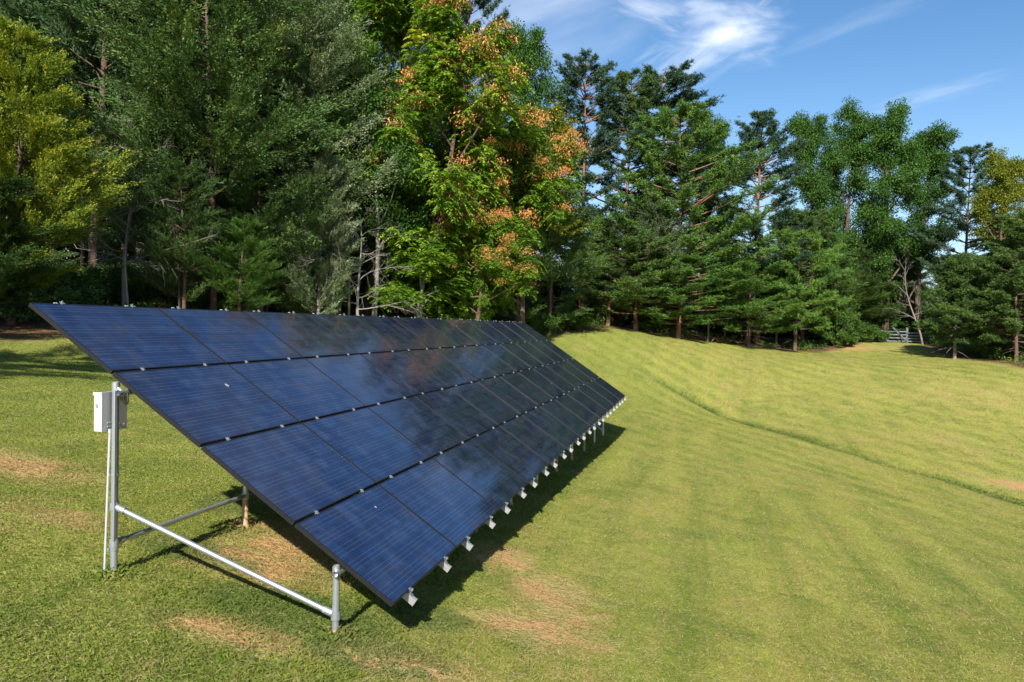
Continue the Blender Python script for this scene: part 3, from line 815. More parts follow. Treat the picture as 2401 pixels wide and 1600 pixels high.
def sumac(seed, H=12., Rm=4., n1=14, n2=7, z0=.22, rach=.62, nl=9, base_t=.5, seedf=.3, lean=(0, 0), up=.75, per=12):
    """tree with long drooping feathered leaves and hanging orange seed bunches"""
    t = Tree(seed); r = t.r; P = trunk_path(r, H*.92, .035, lean=lean)
    t.wood.tube(P, np.linspace(.17, .03, 9), 10, cap=False)
    E, ED = limbs(t, P, H, Rm, n1, n2, z0, up, .17, (.35, .7, 1.))
    n = len(E)
    az = r.random((n, per))*6.283; el = r.uniform(-.25, .75, (n, per))
    d = np.stack([np.cos(az)*np.cos(el), np.sin(az)*np.cos(el), np.sin(el)], -1)
    d = nrm(d+ED[:, None]*.35)
    L = rach*r.uniform(.6, 1.15, (n, per)); ct_ = base_t+r.normal(size=(n, 1))*.09+.05*r.normal(size=(n, per))
    O = E[:, None]+r.normal(size=(n, per, 3))*.16
    O = O.reshape(-1, 3); d = d.reshape(-1, 3); L = L.ravel(); ct_ = ct_.ravel()
    m = len(O); u = np.linspace(.15, 1, nl)
    pos = O[:, None]+d[:, None]*(L[:, None]*u)[..., None]+np.array([0, 0, -1])*(L[:, None]*u**2*.55)[..., None]
    tan = nrm(d[:, None]-np.array([0, 0, 1.])*(1.1*u)[None, :, None])
    sdv = nrm(np.cross(tan, np.array([0, 0, 1.])))
    for sg in (-1, 1):
        a = nrm(sdv*sg+tan*.55+np.array([0, 0, -.22])+r.normal(size=pos.shape)*.12)
        t.leaves(pos.reshape(-1, 3), a.reshape(-1, 3), (rach*.30*(1.1-.4*u))[None].repeat(m, 0).ravel(), .062, (ct_[:, None]+r.normal(size=(m, nl))*.07).ravel(), 1.6)
    # seed bunches at the outer and upper ends
    hi = np.linalg.norm(E[:, :2], axis=1)/Rm+E[:, 2]/H; ok = np.where((r.random(n) < seedf*1.7) & (hi > np.quantile(hi, .35)))[0]
    C = E[ok]*np.array([1.07, 1.07, 1])+np.array([0, 0, .28])+r.normal(size=(len(ok), 3))*.15; kk = 150
    g = r.normal(size=(len(C), kk, 3))*np.array([.27, .27, .12])*r.uniform(.5, 1.3, (len(C), 1, 1))+np.array([0, 0, -.05])
    t.leaves((C[:, None]+g).reshape(-1, 3), nrm(r.normal(size=(len(C)*kk, 3))+np.array([0, 0, -.6])), .10, .042, (.5+r.normal(size=(len(C), 1))*.15+r.normal(size=(len(C), kk))*.14).ravel(), .5, extra=True)
    return t.meshes('sumac')

def shrub(seed, H=1.6, Rm=1.4, n=70, per=170, leaf=.11, wid=.06, base_t=.4):
    t = Tree(seed); r = t.r
    for i in range(9):
        a = r.random()*6.28; d = np.array([math.cos(a)*.6, math.sin(a)*.6, 1.])
        t.wood.tube(np.array([0, 0, -.05])+d*H*.7*np.linspace(0, 1, 4)[:, None], np.linspace(.02, .005, 4), 5, cap=False)
    c = nrm(r.normal(size=(n, 3)))*r.random((n, 1))**.4*np.array([Rm, Rm, H*.5])+np.array([0, 0, H*.5]); c[:, 2] = np.abs(c[:, 2])
    g = nrm(r.normal(size=(n, per, 3)))*(r.random((n, per, 1))**.5)*.28*r.uniform(.6, 1.3, (n, 1, 1))
    tt = base_t+r.normal(size=(n, 1))*.09+r.normal(size=(n, per))*.12
    t.leaves((c[:, None]+g).reshape(-1, 3), nrm(g*4+r.normal(size=g.shape)).reshape(-1, 3), leaf*r.uniform(.6, 1.2, n*per), wid, tt.ravel(), .8)
    return t.meshes('shrub')

def dead(seed, H=7., Rm=3.2, n1=13, n2=9, up=.5, trunkr=.11, lean=(0, 0), tw=5):
    t = Tree(seed); r = t.r; P = trunk_path(r, H, .05, lean=lean)
    t.wood.tube(P, np.linspace(trunkr, .015, 9), 9, cap=False)
    for i in range(n1):
        f = .25+.72*i/n1; az = i*2.4+r.normal()*.4; L = Rm*(1-.5*f)*r.uniform(.6, 1.2)
        d = nrm(np.array([math.cos(az), math.sin(az), up*r.uniform(.2, 1.8)])); s = np.linspace(0, 1, 6)[:, None]
        B = on(P, f)+d*L*s+r.normal(size=3)*.12*L*np.sin(s*3)+np.array([0, 0, .1*L])*s**2
        rr = trunkr*.38*(1-.5*f); t.wood.tube(B, np.linspace(rr, rr*.2, 6), 6, cap=False)
        for j in range(n2):
            g = r.uniform(.25, 1); o = on(B, g); dd = nrm(d+r.normal(size=3)*.55); l2 = L*r.uniform(.2, .55)*(1.15-.6*g)
            B2 = o+dd*l2*np.linspace(0, 1, 4)[:, None]+r.normal(size=3)*.06*np.linspace(0, 1, 4)[:, None]**2
            t.wood.tube(B2, np.linspace(rr*.35, rr*.12, 4), 4, cap=False)
            for k in range(tw):
                o3 = on(B2, r.uniform(.2, 1)); d3 = nrm(dd+r.normal(size=3)*.6)
                t.wood.tube(np.stack([o3, o3+d3*l2*r.uniform(.2, .5)]), [rr*.13, rr*.05], 3, cap=False)
    return None, t.wood.mesh('trunk', True), None

PROTO = {}
def proto(key, ms, H, Rr): PROTO[key] = (ms, H, Rr)
proto('cedarA', cedar(11, 12, 3., shape=2.4, z0=.12), 12, 3.)
proto('cedarB', cedar(12, 12, 3.4, rise=.3, stiff=.4, shape=2.2, gaps=.3, z0=.12, trunkr=.09, base_t=.5), 12, 3.4)
proto('cedarC', cedar(13, 11, 2.8, nb=170, gaps=.1, rise=.75, base_t=.6, shape=1.6), 11, 2.8)
proto('cedarE', cedar(15, 12, 3.4, nb=150, z0=.05, rise=.05, stiff=-.35, base_t=.5, shape=2.6, gaps=.3, trunkr=.08), 12, 3.4)
proto('cedarD', cedar(14, 12, 3.2, 130, shape=2.2, z0=.16, k=24, leaf=.14, wid=.04, base_t=.16), 12, 3.2)  # low base tint puts the wood's inner shade into the leaf colour
proto('pineA', pine(21, 17, 4.4, shape=.6), 17, 4.4)
proto('pineB', pine(22, 16, 3.8, z0=.22, gap=.16, step=.7, base_t=.4, shape=.5), 16, 3.8)
proto('pineC', pine(23, 15, 5.0, z0=.13, step=.6, dens=1.1, base_t=.5, shape=.5, gap=.06), 15, 5.)
proto('pineD', pine(24, 9, 3.8, z0=.19, step=.5, dens=1.2, base_t=.5, shape=.55, gap=.05, trunkr=.13, droop=.15), 9, 3.8)
proto('pineE', pine(25, 18, 3.6, z0=.3, gap=.2, step=.8, base_t=.4, shape=.4, tuft=.3, bare=.4, dens=1.1), 18, 3.6)
proto('hemlock', pine(26, 7, 2.3, z0=.2, step=.3, nbr=(4, 6), tuft=.14, wid=.035, dens=2.0, base_t=.45, shape=.9, droop=.25, trunkr=.09, flat=.5, bare=.15), 7, 2.3)
proto('oakA', oak(31, 18, 4.6, up=1.2), 18, 4.6)
proto('oakB', oak(32, 18, 4.2, up=1.6, z0=.2), 18, 4.2)
proto('oakC', oak(33, 8, 2.8, n1=13, n2=7, z0=.25, leaf=.12, wid=.07, per=70, cr=.36, trunkr=.10, base_t=.48, bend=.04), 8, 2.8)
proto('sumacA', sumac(41, 13, 4.6, n1=16, n2=8, seedf=.14, lean=(.05, -.05)), 13, 4.6)
proto('sumacB', sumac(42, 10, 3.8, n1=13, n2=7, seedf=.19, lean=(.1, -.02)), 10, 3.8)
proto('sumacD', sumac(44, 9, 3.8, n1=12, n2=7, seedf=.42), 9, 3.8)
proto('sumacC', sumac(43, 5, 2.0, n1=8, n2=4, seedf=.0, z0=.1, up=.6), 5, 2.0)
proto('shrubA', shrub(51), 1.6, 1.4)
proto('shrubB', shrub(52, 3.2, 2.0, 120, 170, .13, .07, .45), 3.2, 2.0)
proto('deadA', dead(61), 7, 3.2)
proto('deadB', dead(62, 6, 4.2, 16, 12, up=.1, trunkr=.10), 6, 4.2)
proto('slim', oak(63, 9, 1.8, n1=8, n2=4, z0=.55, leaf=.11, wid=.06, per=45, cr=.34, trunkr=.08, base_t=.4, bend=.035), 9, 1.8)

MESHVAR = {}
def with_mat(me, mat):
    """a mesh datablock of this shape in this material, made once"""
    k = (me.name, mat.name)
    if k not in MESHVAR:
        if len(me.materials) == 0: me.materials.append(mat); MESHVAR[k] = me
        else:
            c = me.copy(); c.materials.clear(); c.materials.append(mat); MESHVAR[k] = c
    return MESHVAR[k]

def tree(kind, x, y, H, Rr, crown, bark, name, label, cat='tree', group=None, rz=None, lean=None, seedmat='seed'):
    ms, H0, R0 = PROTO[kind]
    z = tz(x, y)
    root = empty(name, (x, y, z-.05), random.random()*6.28 if rz is None else rz)
    tag(root, label, cat, group)
    sx = Rr/R0; root.scale = (sx, sx, H/H0)
    if lean: root.rotation_euler[0] = lean[0]; root.rotation_euler[1] = lean[1]
    for me, nm, mt in zip(ms, ('crown', 'trunk', 'seed_clusters'), (G1.get(crown), BK[bark], G1[seedmat])):
        if me is None: continue
        if name == 'fallen_branches' or name.startswith('dead'): nm = 'branches'
        o = bpy.data.objects.new(nm, with_mat(me, mt)); COL.objects.link(o); o.parent = root
    return root

def T(kind, px, t, top, half, crown, bark, name, label, dz=None, **k):
    """stand a tree on the ground under photo column px at forward distance t; its top reaches row `top`"""
    # ground height there
    p = at(px, 780, t); x, y = p[0], p[1]; z = tz(x, y)
    q = at(px, top, t)
    H = max(1.0, q[2]-z); Rr = half/F*t*{'pine': 1.24, 'ceda': 1.15}.get(kind[:4], 1.2)
    return tree(kind, x, y, H, Rr, crown, bark, name, label, **k)

# --- left wood, front row
T('cedarC', 25, 26, 70, 185, 'yellow', 'brown', 'cedar_tree', 'yellow green cedar with upswept sprays at the far left edge of the wood', rz=.4)
T('cedarA', -40, 25, 430, 170, 'cedar', 'brown', 'cedar_tree', 'low bushy green cedar in front of the yellow green cedar at the left edge', rz=2.)
T('cedarD', 215, 36, -420, 250, 'cedar', 'brown', 'cedar_tree', 'cedar coloured dark for shade in the gap right of the yellow green cedar', rz=1.)
T('cedarD', 330, 40, -300, 250, 'cedar', 'grey', 'cedar_tree', 'thin cedar coloured dark for shade, with bare lower trunk behind the twisted dead branches', rz=4.)
T('cedarB', 500, 33, -180, 270, 'cedar', 'brown', 'cedar_tree', 'big mid green cedar with drooping sprays hanging over the upper left of the solar array', rz=1.3)
T('cedarA', 610, 34, 300, 150, 'cedar', 'brown', 'cedar_tree', 'lower green cedar whose boughs almost touch the top edge of the solar array', rz=5.3)
T('cedarB', 700, 37, 10, 165, 'silver', 'brown', 'cedar_tree', 'silvery grey green cedar between the big green cedar and the orange seeded tree', rz=3.)
T('cedarC', 745, 35, 330, 90, 'silver', 'grey', 'cedar_tree', 'pale silvery cedar spray hanging low beside two slim grey trunks', rz=1.)
T('cedarA', 640, 40, -260, 190, 'cedar', 'brown', 'cedar_tree', 'tall grey green cedar rising out of frame left of the orange seeded tree', rz=2.1)
T('cedarA', 430, 31, 400, 105, 'cedar', 'brown', 'cedar_tree', 'short bushy cedar just above the second panel of the top row', rz=.8)
T('cedarA', 560, 32, 520, 95, 'lime', 'brown', 'cedar_tree', 'young bright green cedar resting low above the top edge of the array', rz=3.8)
T('cedarE', 395, 33.5, -60, 120, 'cedar', 'brown', 'cedar_tree', 'weeping mid green cedar at the right side of the dark gap', rz=1.1)
T('cedarE', 625, 35.5, 60, 140, 'cedar', 'brown', 'cedar_tree', 'weeping green cedar crowding in front of the silvery one', rz=4.4)
T('oakC', 790, 38.5, 120, 130, 'shrub', 'grey', 'broadleaf_tree', 'yellow green broadleaf sapling filling the space left of the orange seeded trees', rz=3.3)
# orange seeded feathery trees
T('sumacA', 855, 42, -90, 215, 'sumac', 'brown', 'seed_tree', 'tallest feathery leaved tree with orange seed bunches above the middle of the array', rz=.2, lean=(0, .04))
T('sumacB', 1000, 41, 60, 180, 'sumac', 'brown', 'seed_tree', 'bright green feathery tree with scattered orange seed bunches leaning over the lawn', rz=5.9, lean=(0, .05))
T('sumacD', 1225, 43, 290, 145, 'sumac', 'brown', 'seed_tree', 'smaller feathery tree crowded with peach coloured seed bunches beside the dark pines', rz=3.4)
T('sumacD', 1115, 39, 490, 105, 'sumac', 'brown', 'seed_tree', 'low bough of feathery leaves and orange seeds hanging above the far end of the array', rz=1.4)
T('sumacB', 1130, 43.5, 200, 125, 'sumac', 'brown', 'seed_tree', 'feathery leaved tree between the bright green one and the peach seeded one', rz=2.6)
T('sumacC', 985, 38, 560, 95, 'sumac', 'grey', 'seed_tree', 'young dark feathery sapling just behind the top edge of the solar array')
T('oakC', 875, 38, 250, 150, 'oak', 'grey', 'broadleaf_tree', 'small light broadleaf tree on pale leaning trunks below the orange seeded tree', rz=2.)
T('slim', 712, 36, 430, 60, 'oak', 'grey', 'slim_tree', 'slim pale trunk leaning right, first of the pair behind the array', lean=(0, .10))
T('slim', 818, 37, 400, 60, 'oak', 'grey', 'slim_tree', 'slim pale trunk leaning right, second of the pair behind the array', lean=(0, .08))
T('slim', 1025, 42, 460, 50, 'oak', 'grey', 'slim_tree', 'straight slim trunk under the orange seeded boughs')
T('slim', 1100, 43, 470, 55, 'oak', 'grey', 'slim_tree', 'forked pale trunk leaning right near the far top corner of the array', lean=(0, .16))
T('slim', 300, 30, 420, 60, 'cedar', 'grey', 'slim_tree', 'thick pale stem standing behind the upper left corner of the array')
T('slim', 130, 28, 420, 55, 'cedar', 'brown', 'slim_tree', 'brown stem beneath the yellow green cedar')
# --- middle: juniper and pines
T('cedarB', 1290, 48, 430, 130, 'cedar', 'brown', 'cedar_tree', 'blue green cedar filling the corner of the lawn beyond the array', rz=.5)
T('cedarA', 1210, 45, 480, 110, 'cedar', 'brown', 'cedar_tree', 'dark green cedar behind the far top corner of the array', rz=.5)
T('pineE', 1085, 60, -60, 78, 'bluepine', 'red', 'pine_tree', 'tall open topped pine rising above the orange seeded trees into the sky', rz=2.)
T('oakB', 1232, 57, 45, 95, 'oak', 'brown', 'broadleaf_tree', 'tall pointed broadleaf tree on the skyline between the high pine and the pine row', rz=1.)
T('oakA', 1290, 56, 250, 110, 'maple', 'brown', 'broadleaf_tree', 'olive tinted broadleaf tree behind the peach seeded tree', rz=3.)
T('pineB', 1362, 60, 150, 105, 'bluepine', 'red', 'pine_tree', 'dark narrow pine with bare twigs at its tip, first of the pine row', rz=.7)
T('pineB', 1455, 62, 178, 105, 'pine', 'red', 'pine_tree', 'dark thin pine with visible reddish trunk, second of the pine row', rz=2.9)
T('pineE', 1545, 63, 175, 120, 'bluepine', 'red', 'pine_tree', 'tallest flat topped pine of the pine row', rz=5.1)
T('pineC', 1590, 58, 265, 150, 'lime', 'red', 'pine_tree', 'full bright green pine with tiered boughs in the middle of the pine row', rz=1.8)
T('oakB', 1650, 66, 268, 60, 'oak', 'brown', 'broadleaf_tree', 'rounded dark broadleaf crown peeping over the bright green pine')
T('pineD', 1490, 55, 560, 120, 'pine', 'red', 'pine_tree', 'low spreading young pine at the foot of the pine row', rz=.3)
T('pineD', 1590, 54.5, 600, 125, 'lime', 'red', 'pine_tree', 'low bright pine bough reaching over the lawn edge', rz=2.3)
T('pineB', 1425, 55, 520, 75, 'pine', 'red', 'pine_tree', 'leaning pine with a bare pinkish trunk at the lawn edge', rz=1.1, lean=(0, .10))
T('pineA', 1775, 59, 272, 115, 'bluepine', 'red', 'pine_tree', 'spiky topped blue green pine standing apart right of the pine row', rz=4.)
T('pineD', 1755, 56, 610, 110, 'lime', 'brown', 'pine_tree', 'short pine with broad umbrella boughs below the spiky topped pine', rz=1.)
T('pineD', 1865, 57, 545, 92, 'lime', 'brown', 'pine_tree', 'wide low pine with bright fingers of needles at the lawn edge', rz=3.1)
T('pineC', 1880, 60, 500, 105, 'pine', 'brown', 'pine_tree', 'dense green pine behind the wide low pine', rz=.4)
T('oakB', 1900, 68, 252, 85, 'oak', 'brown', 'broadleaf_tree', 'leftmost lobed crown of the tall skyline broadleaf trees', rz=.5)
T('oakA', 1985, 69, 240, 95, 'oak', 'brown', 'broadleaf_tree', 'high narrow broadleaf crown second from the left on the right skyline', rz=1.9)
T('oakA', 2075, 68, 242, 110, 'oak', 'brown', 'broadleaf_tree', 'largest broadleaf crown rising highest above the gate', rz=4.1)
T('oakB', 2150, 70, 285, 90, 'oak', 'brown', 'broadleaf_tree', 'rightmost crown of the tall skyline broadleaf trees beside the open sky', rz=3.)
T('oakC', 1700, 57.5, 560, 70, 'shrub', 'brown', 'broadleaf_tree', 'small yellow green broadleaf tree squeezed between the low pines', rz=1.)
T('oakC', 1820, 57.5, 600, 70, 'oak', 'brown', 'broadleaf_tree', 'small broadleaf tree left of the wide low pine', rz=4.)
T('oakC', 1400, 56, 520, 80, 'shrub', 'brown', 'broadleaf_tree', 'leafy young broadleaf tree at the left end of the pine row', rz=2.5)
T('cedarA', 1530, 57, 480, 80, 'silver', 'brown', 'cedar_tree', 'grey green cedar in the shade at the middle of the pine row', rz=2.5)
T('oakC', 1955, 60.5, 600, 68, 'shrub', 'brown', 'broadleaf_tree', 'bushy light green holly like tree left of the sandy patch')
T('cedarA', 2075, 74, 560, 80, 'cedar', 'brown', 'cedar_tree', 'dark rounded evergreen behind the gate', rz=2.)
T('cedarB', 1995, 68, 560, 70, 'cedar', 'brown', 'cedar_tree', 'dark evergreen between the holly like tree and the gate', rz=1.)
T('hemlock', 2240, 52, 600, 72, 'pine', 'pale', 'hemlock_tree', 'small round hemlock on a straight pale stem standing out on the lawn', rz=1.)
T('pineB', 2255, 60, 350, 85, 'bluepine', 'brown', 'pine_tree', 'dark spire topped pine behind the small hemlock', rz=3.)
T('oakA', 2335, 54, 350, 90, 'maple', 'brown', 'maple_tree', 'maple with patches of yellow leaves high at the right edge', rz=.9)
T('pineC', 2450, 50, 500, 140, 'pine', 'brown', 'pine_tree', 'large tiered pine reaching into the right edge of the picture', rz=2.4)
T('pineD', 2385, 49, 590, 95, 'pine', 'brown', 'pine_tree', 'low tiered pine below the large one at the right edge', rz=5.)
T('pineA', 2480, 60, 320, 150, 'pine', 'brown', 'pine_tree', 'tall pine mostly beyond the right edge of the picture', rz=1.)
# --- dead wood
T('deadA', 2165, 62, 600, 62, None, 'pale', 'dead_tree', 'dead leafless tree with spreading pale branches above the gate', rz=.6, lean=(0, -.25))
T('deadB', 1660, 56, 650, 85, None, 'pale', 'dead_tree', 'tangle of bare pale twigs between the low pines')
T('deadA', 1750, 58.5, 470, 75, None, 'pale', 'dead_tree', 'bare pinkish branches inside the spiky topped pine', rz=2.)
T('deadB', 290, 31, 300, 175, None, 'grey', 'dead_tree', 'twisted dead branches in the dark gap right of the yellow green cedar', rz=.3)
T('deadB', 420, 31, 400, 110, None, 'brown', 'dead_tree', 'brown dead twigs below the big mid green cedar', rz=2.)
T('deadB', 840, 35.5, 500, 150, None, 'grey', 'dead_tree', 'long bare grey branches arching behind the middle of the array', rz=1.)

# --- off the picture to the left: the wood goes on and shades the lawn
for x, y, H, Rr, lb in ((-20.5, 4, 17, 3.4, 'tall cedar beyond the left side of the picture shading the dark gap'), (-23.5, 8, 18, 3.6, 'tallest cedar beyond the left side of the picture'), (-26.5, 4, 18, 3.6, 'farthest left cedar beyond the picture'), (-10.4, 1.6, 10.5, 2.7, 'lone cedar on the lawn beyond the left side of the picture'), (-15.5, 4.5, 11, 3.2, 'cedar just beyond the left side of the picture'), (-16.5, -2, 12, 3.4, 'second cedar beyond the left side of the picture, nearer the viewer')):
    tree('cedarA', x, y, H, Rr, 'cedar', 'brown', 'cedar_tree', lb)

# --- depth of the wood: trees behind the front row
rb = random.Random(12)
def back_row(n, pxs, ts, tops, halfs, kinds, group, label, mats=('cedar',), barks=('brown',)):
    for i in range(n):
        u = (i+rb.uniform(.1, .9))/n
        px = pxs[0]+(pxs[1]-pxs[0])*u
        t = (ts[0]+(ts[1]-ts[0])*u)*rb.uniform(1.08, 1.42) if len(ts) == 2 else rb.uniform(ts[0], ts[2])
        top = rb.uniform(*tops)
        T(rb.choice(kinds), px, t, top, rb.uniform(*halfs), rb.choice(mats), rb.choice(barks), 'forest_tree', label, group=group)
back_row(14, (-80, 900), (32, 44), (-320, -60), (110, 160), ('cedarD', 'cedarA', 'pineE', 'cedarB'), 'dark trees deep in the left wood', 'evergreen dark with shade deep in the wood behind the solar array', ('cedar', 'cedar', 'pine'))  # the cedarD trees among these carry shade in their leaf colour
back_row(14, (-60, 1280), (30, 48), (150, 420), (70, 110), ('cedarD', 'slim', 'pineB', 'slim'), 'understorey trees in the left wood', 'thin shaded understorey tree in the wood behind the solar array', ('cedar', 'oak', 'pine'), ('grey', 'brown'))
back_row(9, (1330, 1900), (58, 60), (560, 650), (60, 95), ('cedarA', 'pineD', 'cedarB'), 'low trees behind the pine row', 'low dark evergreen behind the pine row', ('cedar', 'pine'))
back_row(9, (1900, 2480), (62, 56), (560, 650), (70, 100), ('cedarA', 'pineD', 'cedarB'), 'low trees behind the gate', 'low dark evergreen behind the gate and hemlock', ('cedar', 'pine'))

# --- shrubs along the foot of the wood
def S_(kind, px, t, H, Rr, mat, label, group=None):
    p = at(px, 780, t); tree(kind, p[0], p[1], H, Rr, mat, 'brown', 'shrub', label, 'shrub', group)
S_('shrubB', 20, 26.5, 2.2, 2.0, 'cedar', 'dark shrub at the lawn edge on the far left')
S_('shrubA', 110, 27.5, 1.5, 1.5, 'cedar', 'low dark shrub touching the upper left corner of the array')
S_('shrubA', 1255, 48, 1.6, 1.6, 'shrub', 'green shrub just beyond the far top corner of the array')
S_('shrubA', 1330, 51, 1.5, 1.5, 'shrub', 'leafy shrub at the bend of the lawn edge')
S_('shrubB', 1960, 59.5, 3.0, 1.9, 'shrub', 'full light green shrub beside the sandy patch')
S_('shrubA', 2040, 64, 1.4, 1.6, 'shrub', 'shrub left of the gate')
S_('shrubA', 2350, 52, 1.3, 1.8, 'shrub', 'sunny shrub right of the small hemlock')
for i in range(18):
    px = 60+i*64+rb.uniform(-20, 20)
    S_(rb.choice(('shrubA', 'shrubB')), px, (27+i*1.25)*rb.uniform(1.06, 1.2), rb.uniform(1, 2.2), rb.uniform(1.3, 2.), rb.choice(('shrub', 'cedar')), 'shaded undergrowth shrub behind the array', 'undergrowth shrubs in the left wood')
for i in range(16):
    px = 1360+i*70+rb.uniform(-20, 20)
    S_(rb.choice(('shrubA', 'shrubB')), px, rb.uniform(66, 72), rb.uniform(1.8, 3.6), rb.uniform(1.8, 2.6), rb.choice(('shrub', 'cedar')), 'undergrowth shrub far back under the right hand trees', 'undergrowth shrubs in the right wood')

# --- the wood beyond, one mass
def far_wood():
    r = np.random.default_rng(77); t = Tree(78)
    def belt(px0, px1, t0, t1, d0, d1, h0, h1, n, leaf):
        u = r.random(n); px = px0+(px1-px0)*u; t_ = t0+(t1-t0)*u+r.uniform(d0, d1, n)
        C = np.array([at(a, 780, b) for a, b in zip(px, t_)])
        z = terrain(C[:, 0], C[:, 1]); h = h0+(h1-h0)*u
        C[:, 2] = z+r.random(n)*h*(.7+.3*np.sin(px*.013)+.15*np.sin(px*.05))
        per = 130
        g = nrm(r.normal(size=(n, per, 3)))*(r.random((n, per, 1))**.45)*np.array([1.5, 1.5, .9])
        tt = .12+r.normal(size=(n, 1))*.07+r.normal(size=(n, per))*.12  # tint kept near the dark end: shade of the deep wood painted in
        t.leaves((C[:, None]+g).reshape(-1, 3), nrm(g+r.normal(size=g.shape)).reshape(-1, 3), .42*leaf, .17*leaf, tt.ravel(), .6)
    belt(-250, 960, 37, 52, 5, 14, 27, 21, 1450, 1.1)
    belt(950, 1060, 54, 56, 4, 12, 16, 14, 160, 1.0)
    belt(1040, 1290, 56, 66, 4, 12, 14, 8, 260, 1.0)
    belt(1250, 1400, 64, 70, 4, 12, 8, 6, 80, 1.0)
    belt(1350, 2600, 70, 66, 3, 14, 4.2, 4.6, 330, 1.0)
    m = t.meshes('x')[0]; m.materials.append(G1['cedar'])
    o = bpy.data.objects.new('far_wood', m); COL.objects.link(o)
    tag(o, 'continuous foliage, coloured dark for shade, of the wood beyond the separate trees', 'wood', kind='stuff')
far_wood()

def brush_belt():
    r = np.random.default_rng(91); t = Tree(92); C = []
    for i in range(2, len(EDGE)-3):
        a, b = EDGE[i], EDGE[i+1]; L = np.hypot(*(b-a)); nr = np.array([-(b-a)[1], (b-a)[0]])/L
        if inside(np.array([(a+b)[0]/2+nr[0]*.5]), np.array([(a+b)[1]/2+nr[1]*.5]))[0]: nr = -nr
        n = int(L*9); u = r.random(n)[:, None]; C.append(a+(b-a)*u+nr*(r.random(n)[:, None]**1.5*4.5-.35))
    C = np.concatenate(C); C = C[vnoise(C[:, 0]+50, C[:, 1]+50, 1.6, 6) > .42]
    n = len(C); per = 60; h = r.uniform(.12, .75, n)
    c = np.stack([C[:, 0], C[:, 1], terrain(C[:, 0], C[:, 1])], 1)
    g = r.normal(size=(n, per, 3))*np.array([.26, .26, 0])+np.stack([np.zeros((n, per)), np.zeros((n, per)), r.random((n, per))*h[:, None]], -1)
    tt = .45+r.normal(size=(n, 1))*.14+r.normal(size=(n, per))*.14
    t.leaves((c[:, None]+g).reshape(-1, 3), nrm(r.normal(size=(n*per, 3))+np.array([0, 0, 1.1])), .15, .05, tt.ravel(), .5)
    m = t.meshes('x')[0]; m.materials.append(G1['shrub'])
    o = bpy.data.objects.new('undergrowth', m); COL.objects.link(o)
    tag(o, 'rough weeds and brambles along the foot of the wood', 'undergrowth', kind='stuff')
brush_belt()

# --- fallen brush on the forest floor
def brush():
    r = np.random.default_rng(5)
    for px, t_, n, lb in ((1650, 56.5, 40, 'heap of brown fallen branches at the lawn edge by the low pines'), (1720, 57.5, 24, 'scatter of broken sticks between two low pines')):
        p = at(px, 780, t_); m = MB()
        for i in range(n):
            a = r.random()*6.28; L = r.uniform(.5, 2.); c = np.array([r.normal()*1.1, r.normal()*.5, 0]); d = np.array([math.cos(a), math.sin(a)*.5, 0])
            s = np.linspace(-.5, .5, 4)[:, None]; Q = c+d*L*s+r.normal(size=3)*.1*s**2
            Q[:, 2] = [tz(p[0]+q[0], p[1]+q[1])-tz(p[0], p[1])+.05+r.random()*.3 for q in Q]
            m.tube(Q, np.linspace(.03, .01, 4), 5, cap=False)
        o = m.build('fallen_branches', BK['red']); o.location = (p[0], p[1], tz(p[0], p[1]))
        tag(o, lb, 'branches')
brush()

# --- gate at the gap in the wood
MAT_GATE = simple('weathered_gate_paint', (.24, .27, .30), .7, .1, .3, .1, 9, (.14, .15, .16))
def gate():
    a = at(2066, 795, 64); b = at(2180, 800, 66); L = math.hypot(b[0]-a[0], b[1]-a[1]); ang = math.atan2(b[1]-a[1], b[0]-a[0])
    z = (tz(a[0], a[1])+tz(b[0], b[1]))/2
    g = empty('farm_gate', (a[0], a[1], z), ang)
    tag(g, 'pale grey farm gate with horizontal bars and slanting brace beneath the trees', 'gate')
    half = L*.52
    def bars(name, x0, x1, nb=4, h=.95):
        m = MB()
        for i in range(nb): m.box((x0, -.02, .18+i*(h-.18)/(nb-1)-.045), (x1, .02, .18+i*(h-.18)/(nb-1)+.045))
        m.build(name, MAT_GATE, g)
    bars('gate_bars', .06, half-.08); bars('fence_boards', half+.08, L-.06, 4, .85)
    for x_, h in ((0, 1.05), (half, 1.28), (L, 1.0)): MB().box((x_-.06, -.06, -.2), (x_+.06, .06, h)).build('post', MAT_GATE, g)
    m = MB().tube([[half*.42, -.05, 1.25], [half*.98, -.05, .15]], .06, 6, cap=False); m.build('brace', MAT_GATE, g)
gate()
# ------------------------------------------------------------------ sky and sun
SUN_EL, SUN_AZ = R(35.1), R(176.8)
w = bpy.data.worlds.new('World'); SC.world = w; w.use_nodes = True
wt = NT.__new__(NT); wt.m = w; wt.t = w.node_tree; wt.t.nodes.clear()
wo = wt.n('ShaderNodeOutputWorld'); bg = wt.n('ShaderNodeBackground')
sk = wt.n('ShaderNodeTexSky', sky_type='NISHITA'); sk.sun_disc = False
sk.sun_elevation = SUN_EL; sk.sun_rotation = SUN_AZ; sk.air_density = 1.0; sk.dust_density = .6; sk.ozone_density = 2.2; sk.altitude = 300
tc = wt.n('ShaderNodeTexCoord').outputs['Generated']
hs = wt.n('ShaderNodeHueSaturation'); hs.inputs['Saturation'].default_value = 1.22; hs.inputs['Value'].default_value = 1.0
wt.l(sk.outputs[0], hs.inputs['Color'])
def dirv(px, py):
    d = at(px, py, 1)-CAM; return d/np.linalg.norm(d)
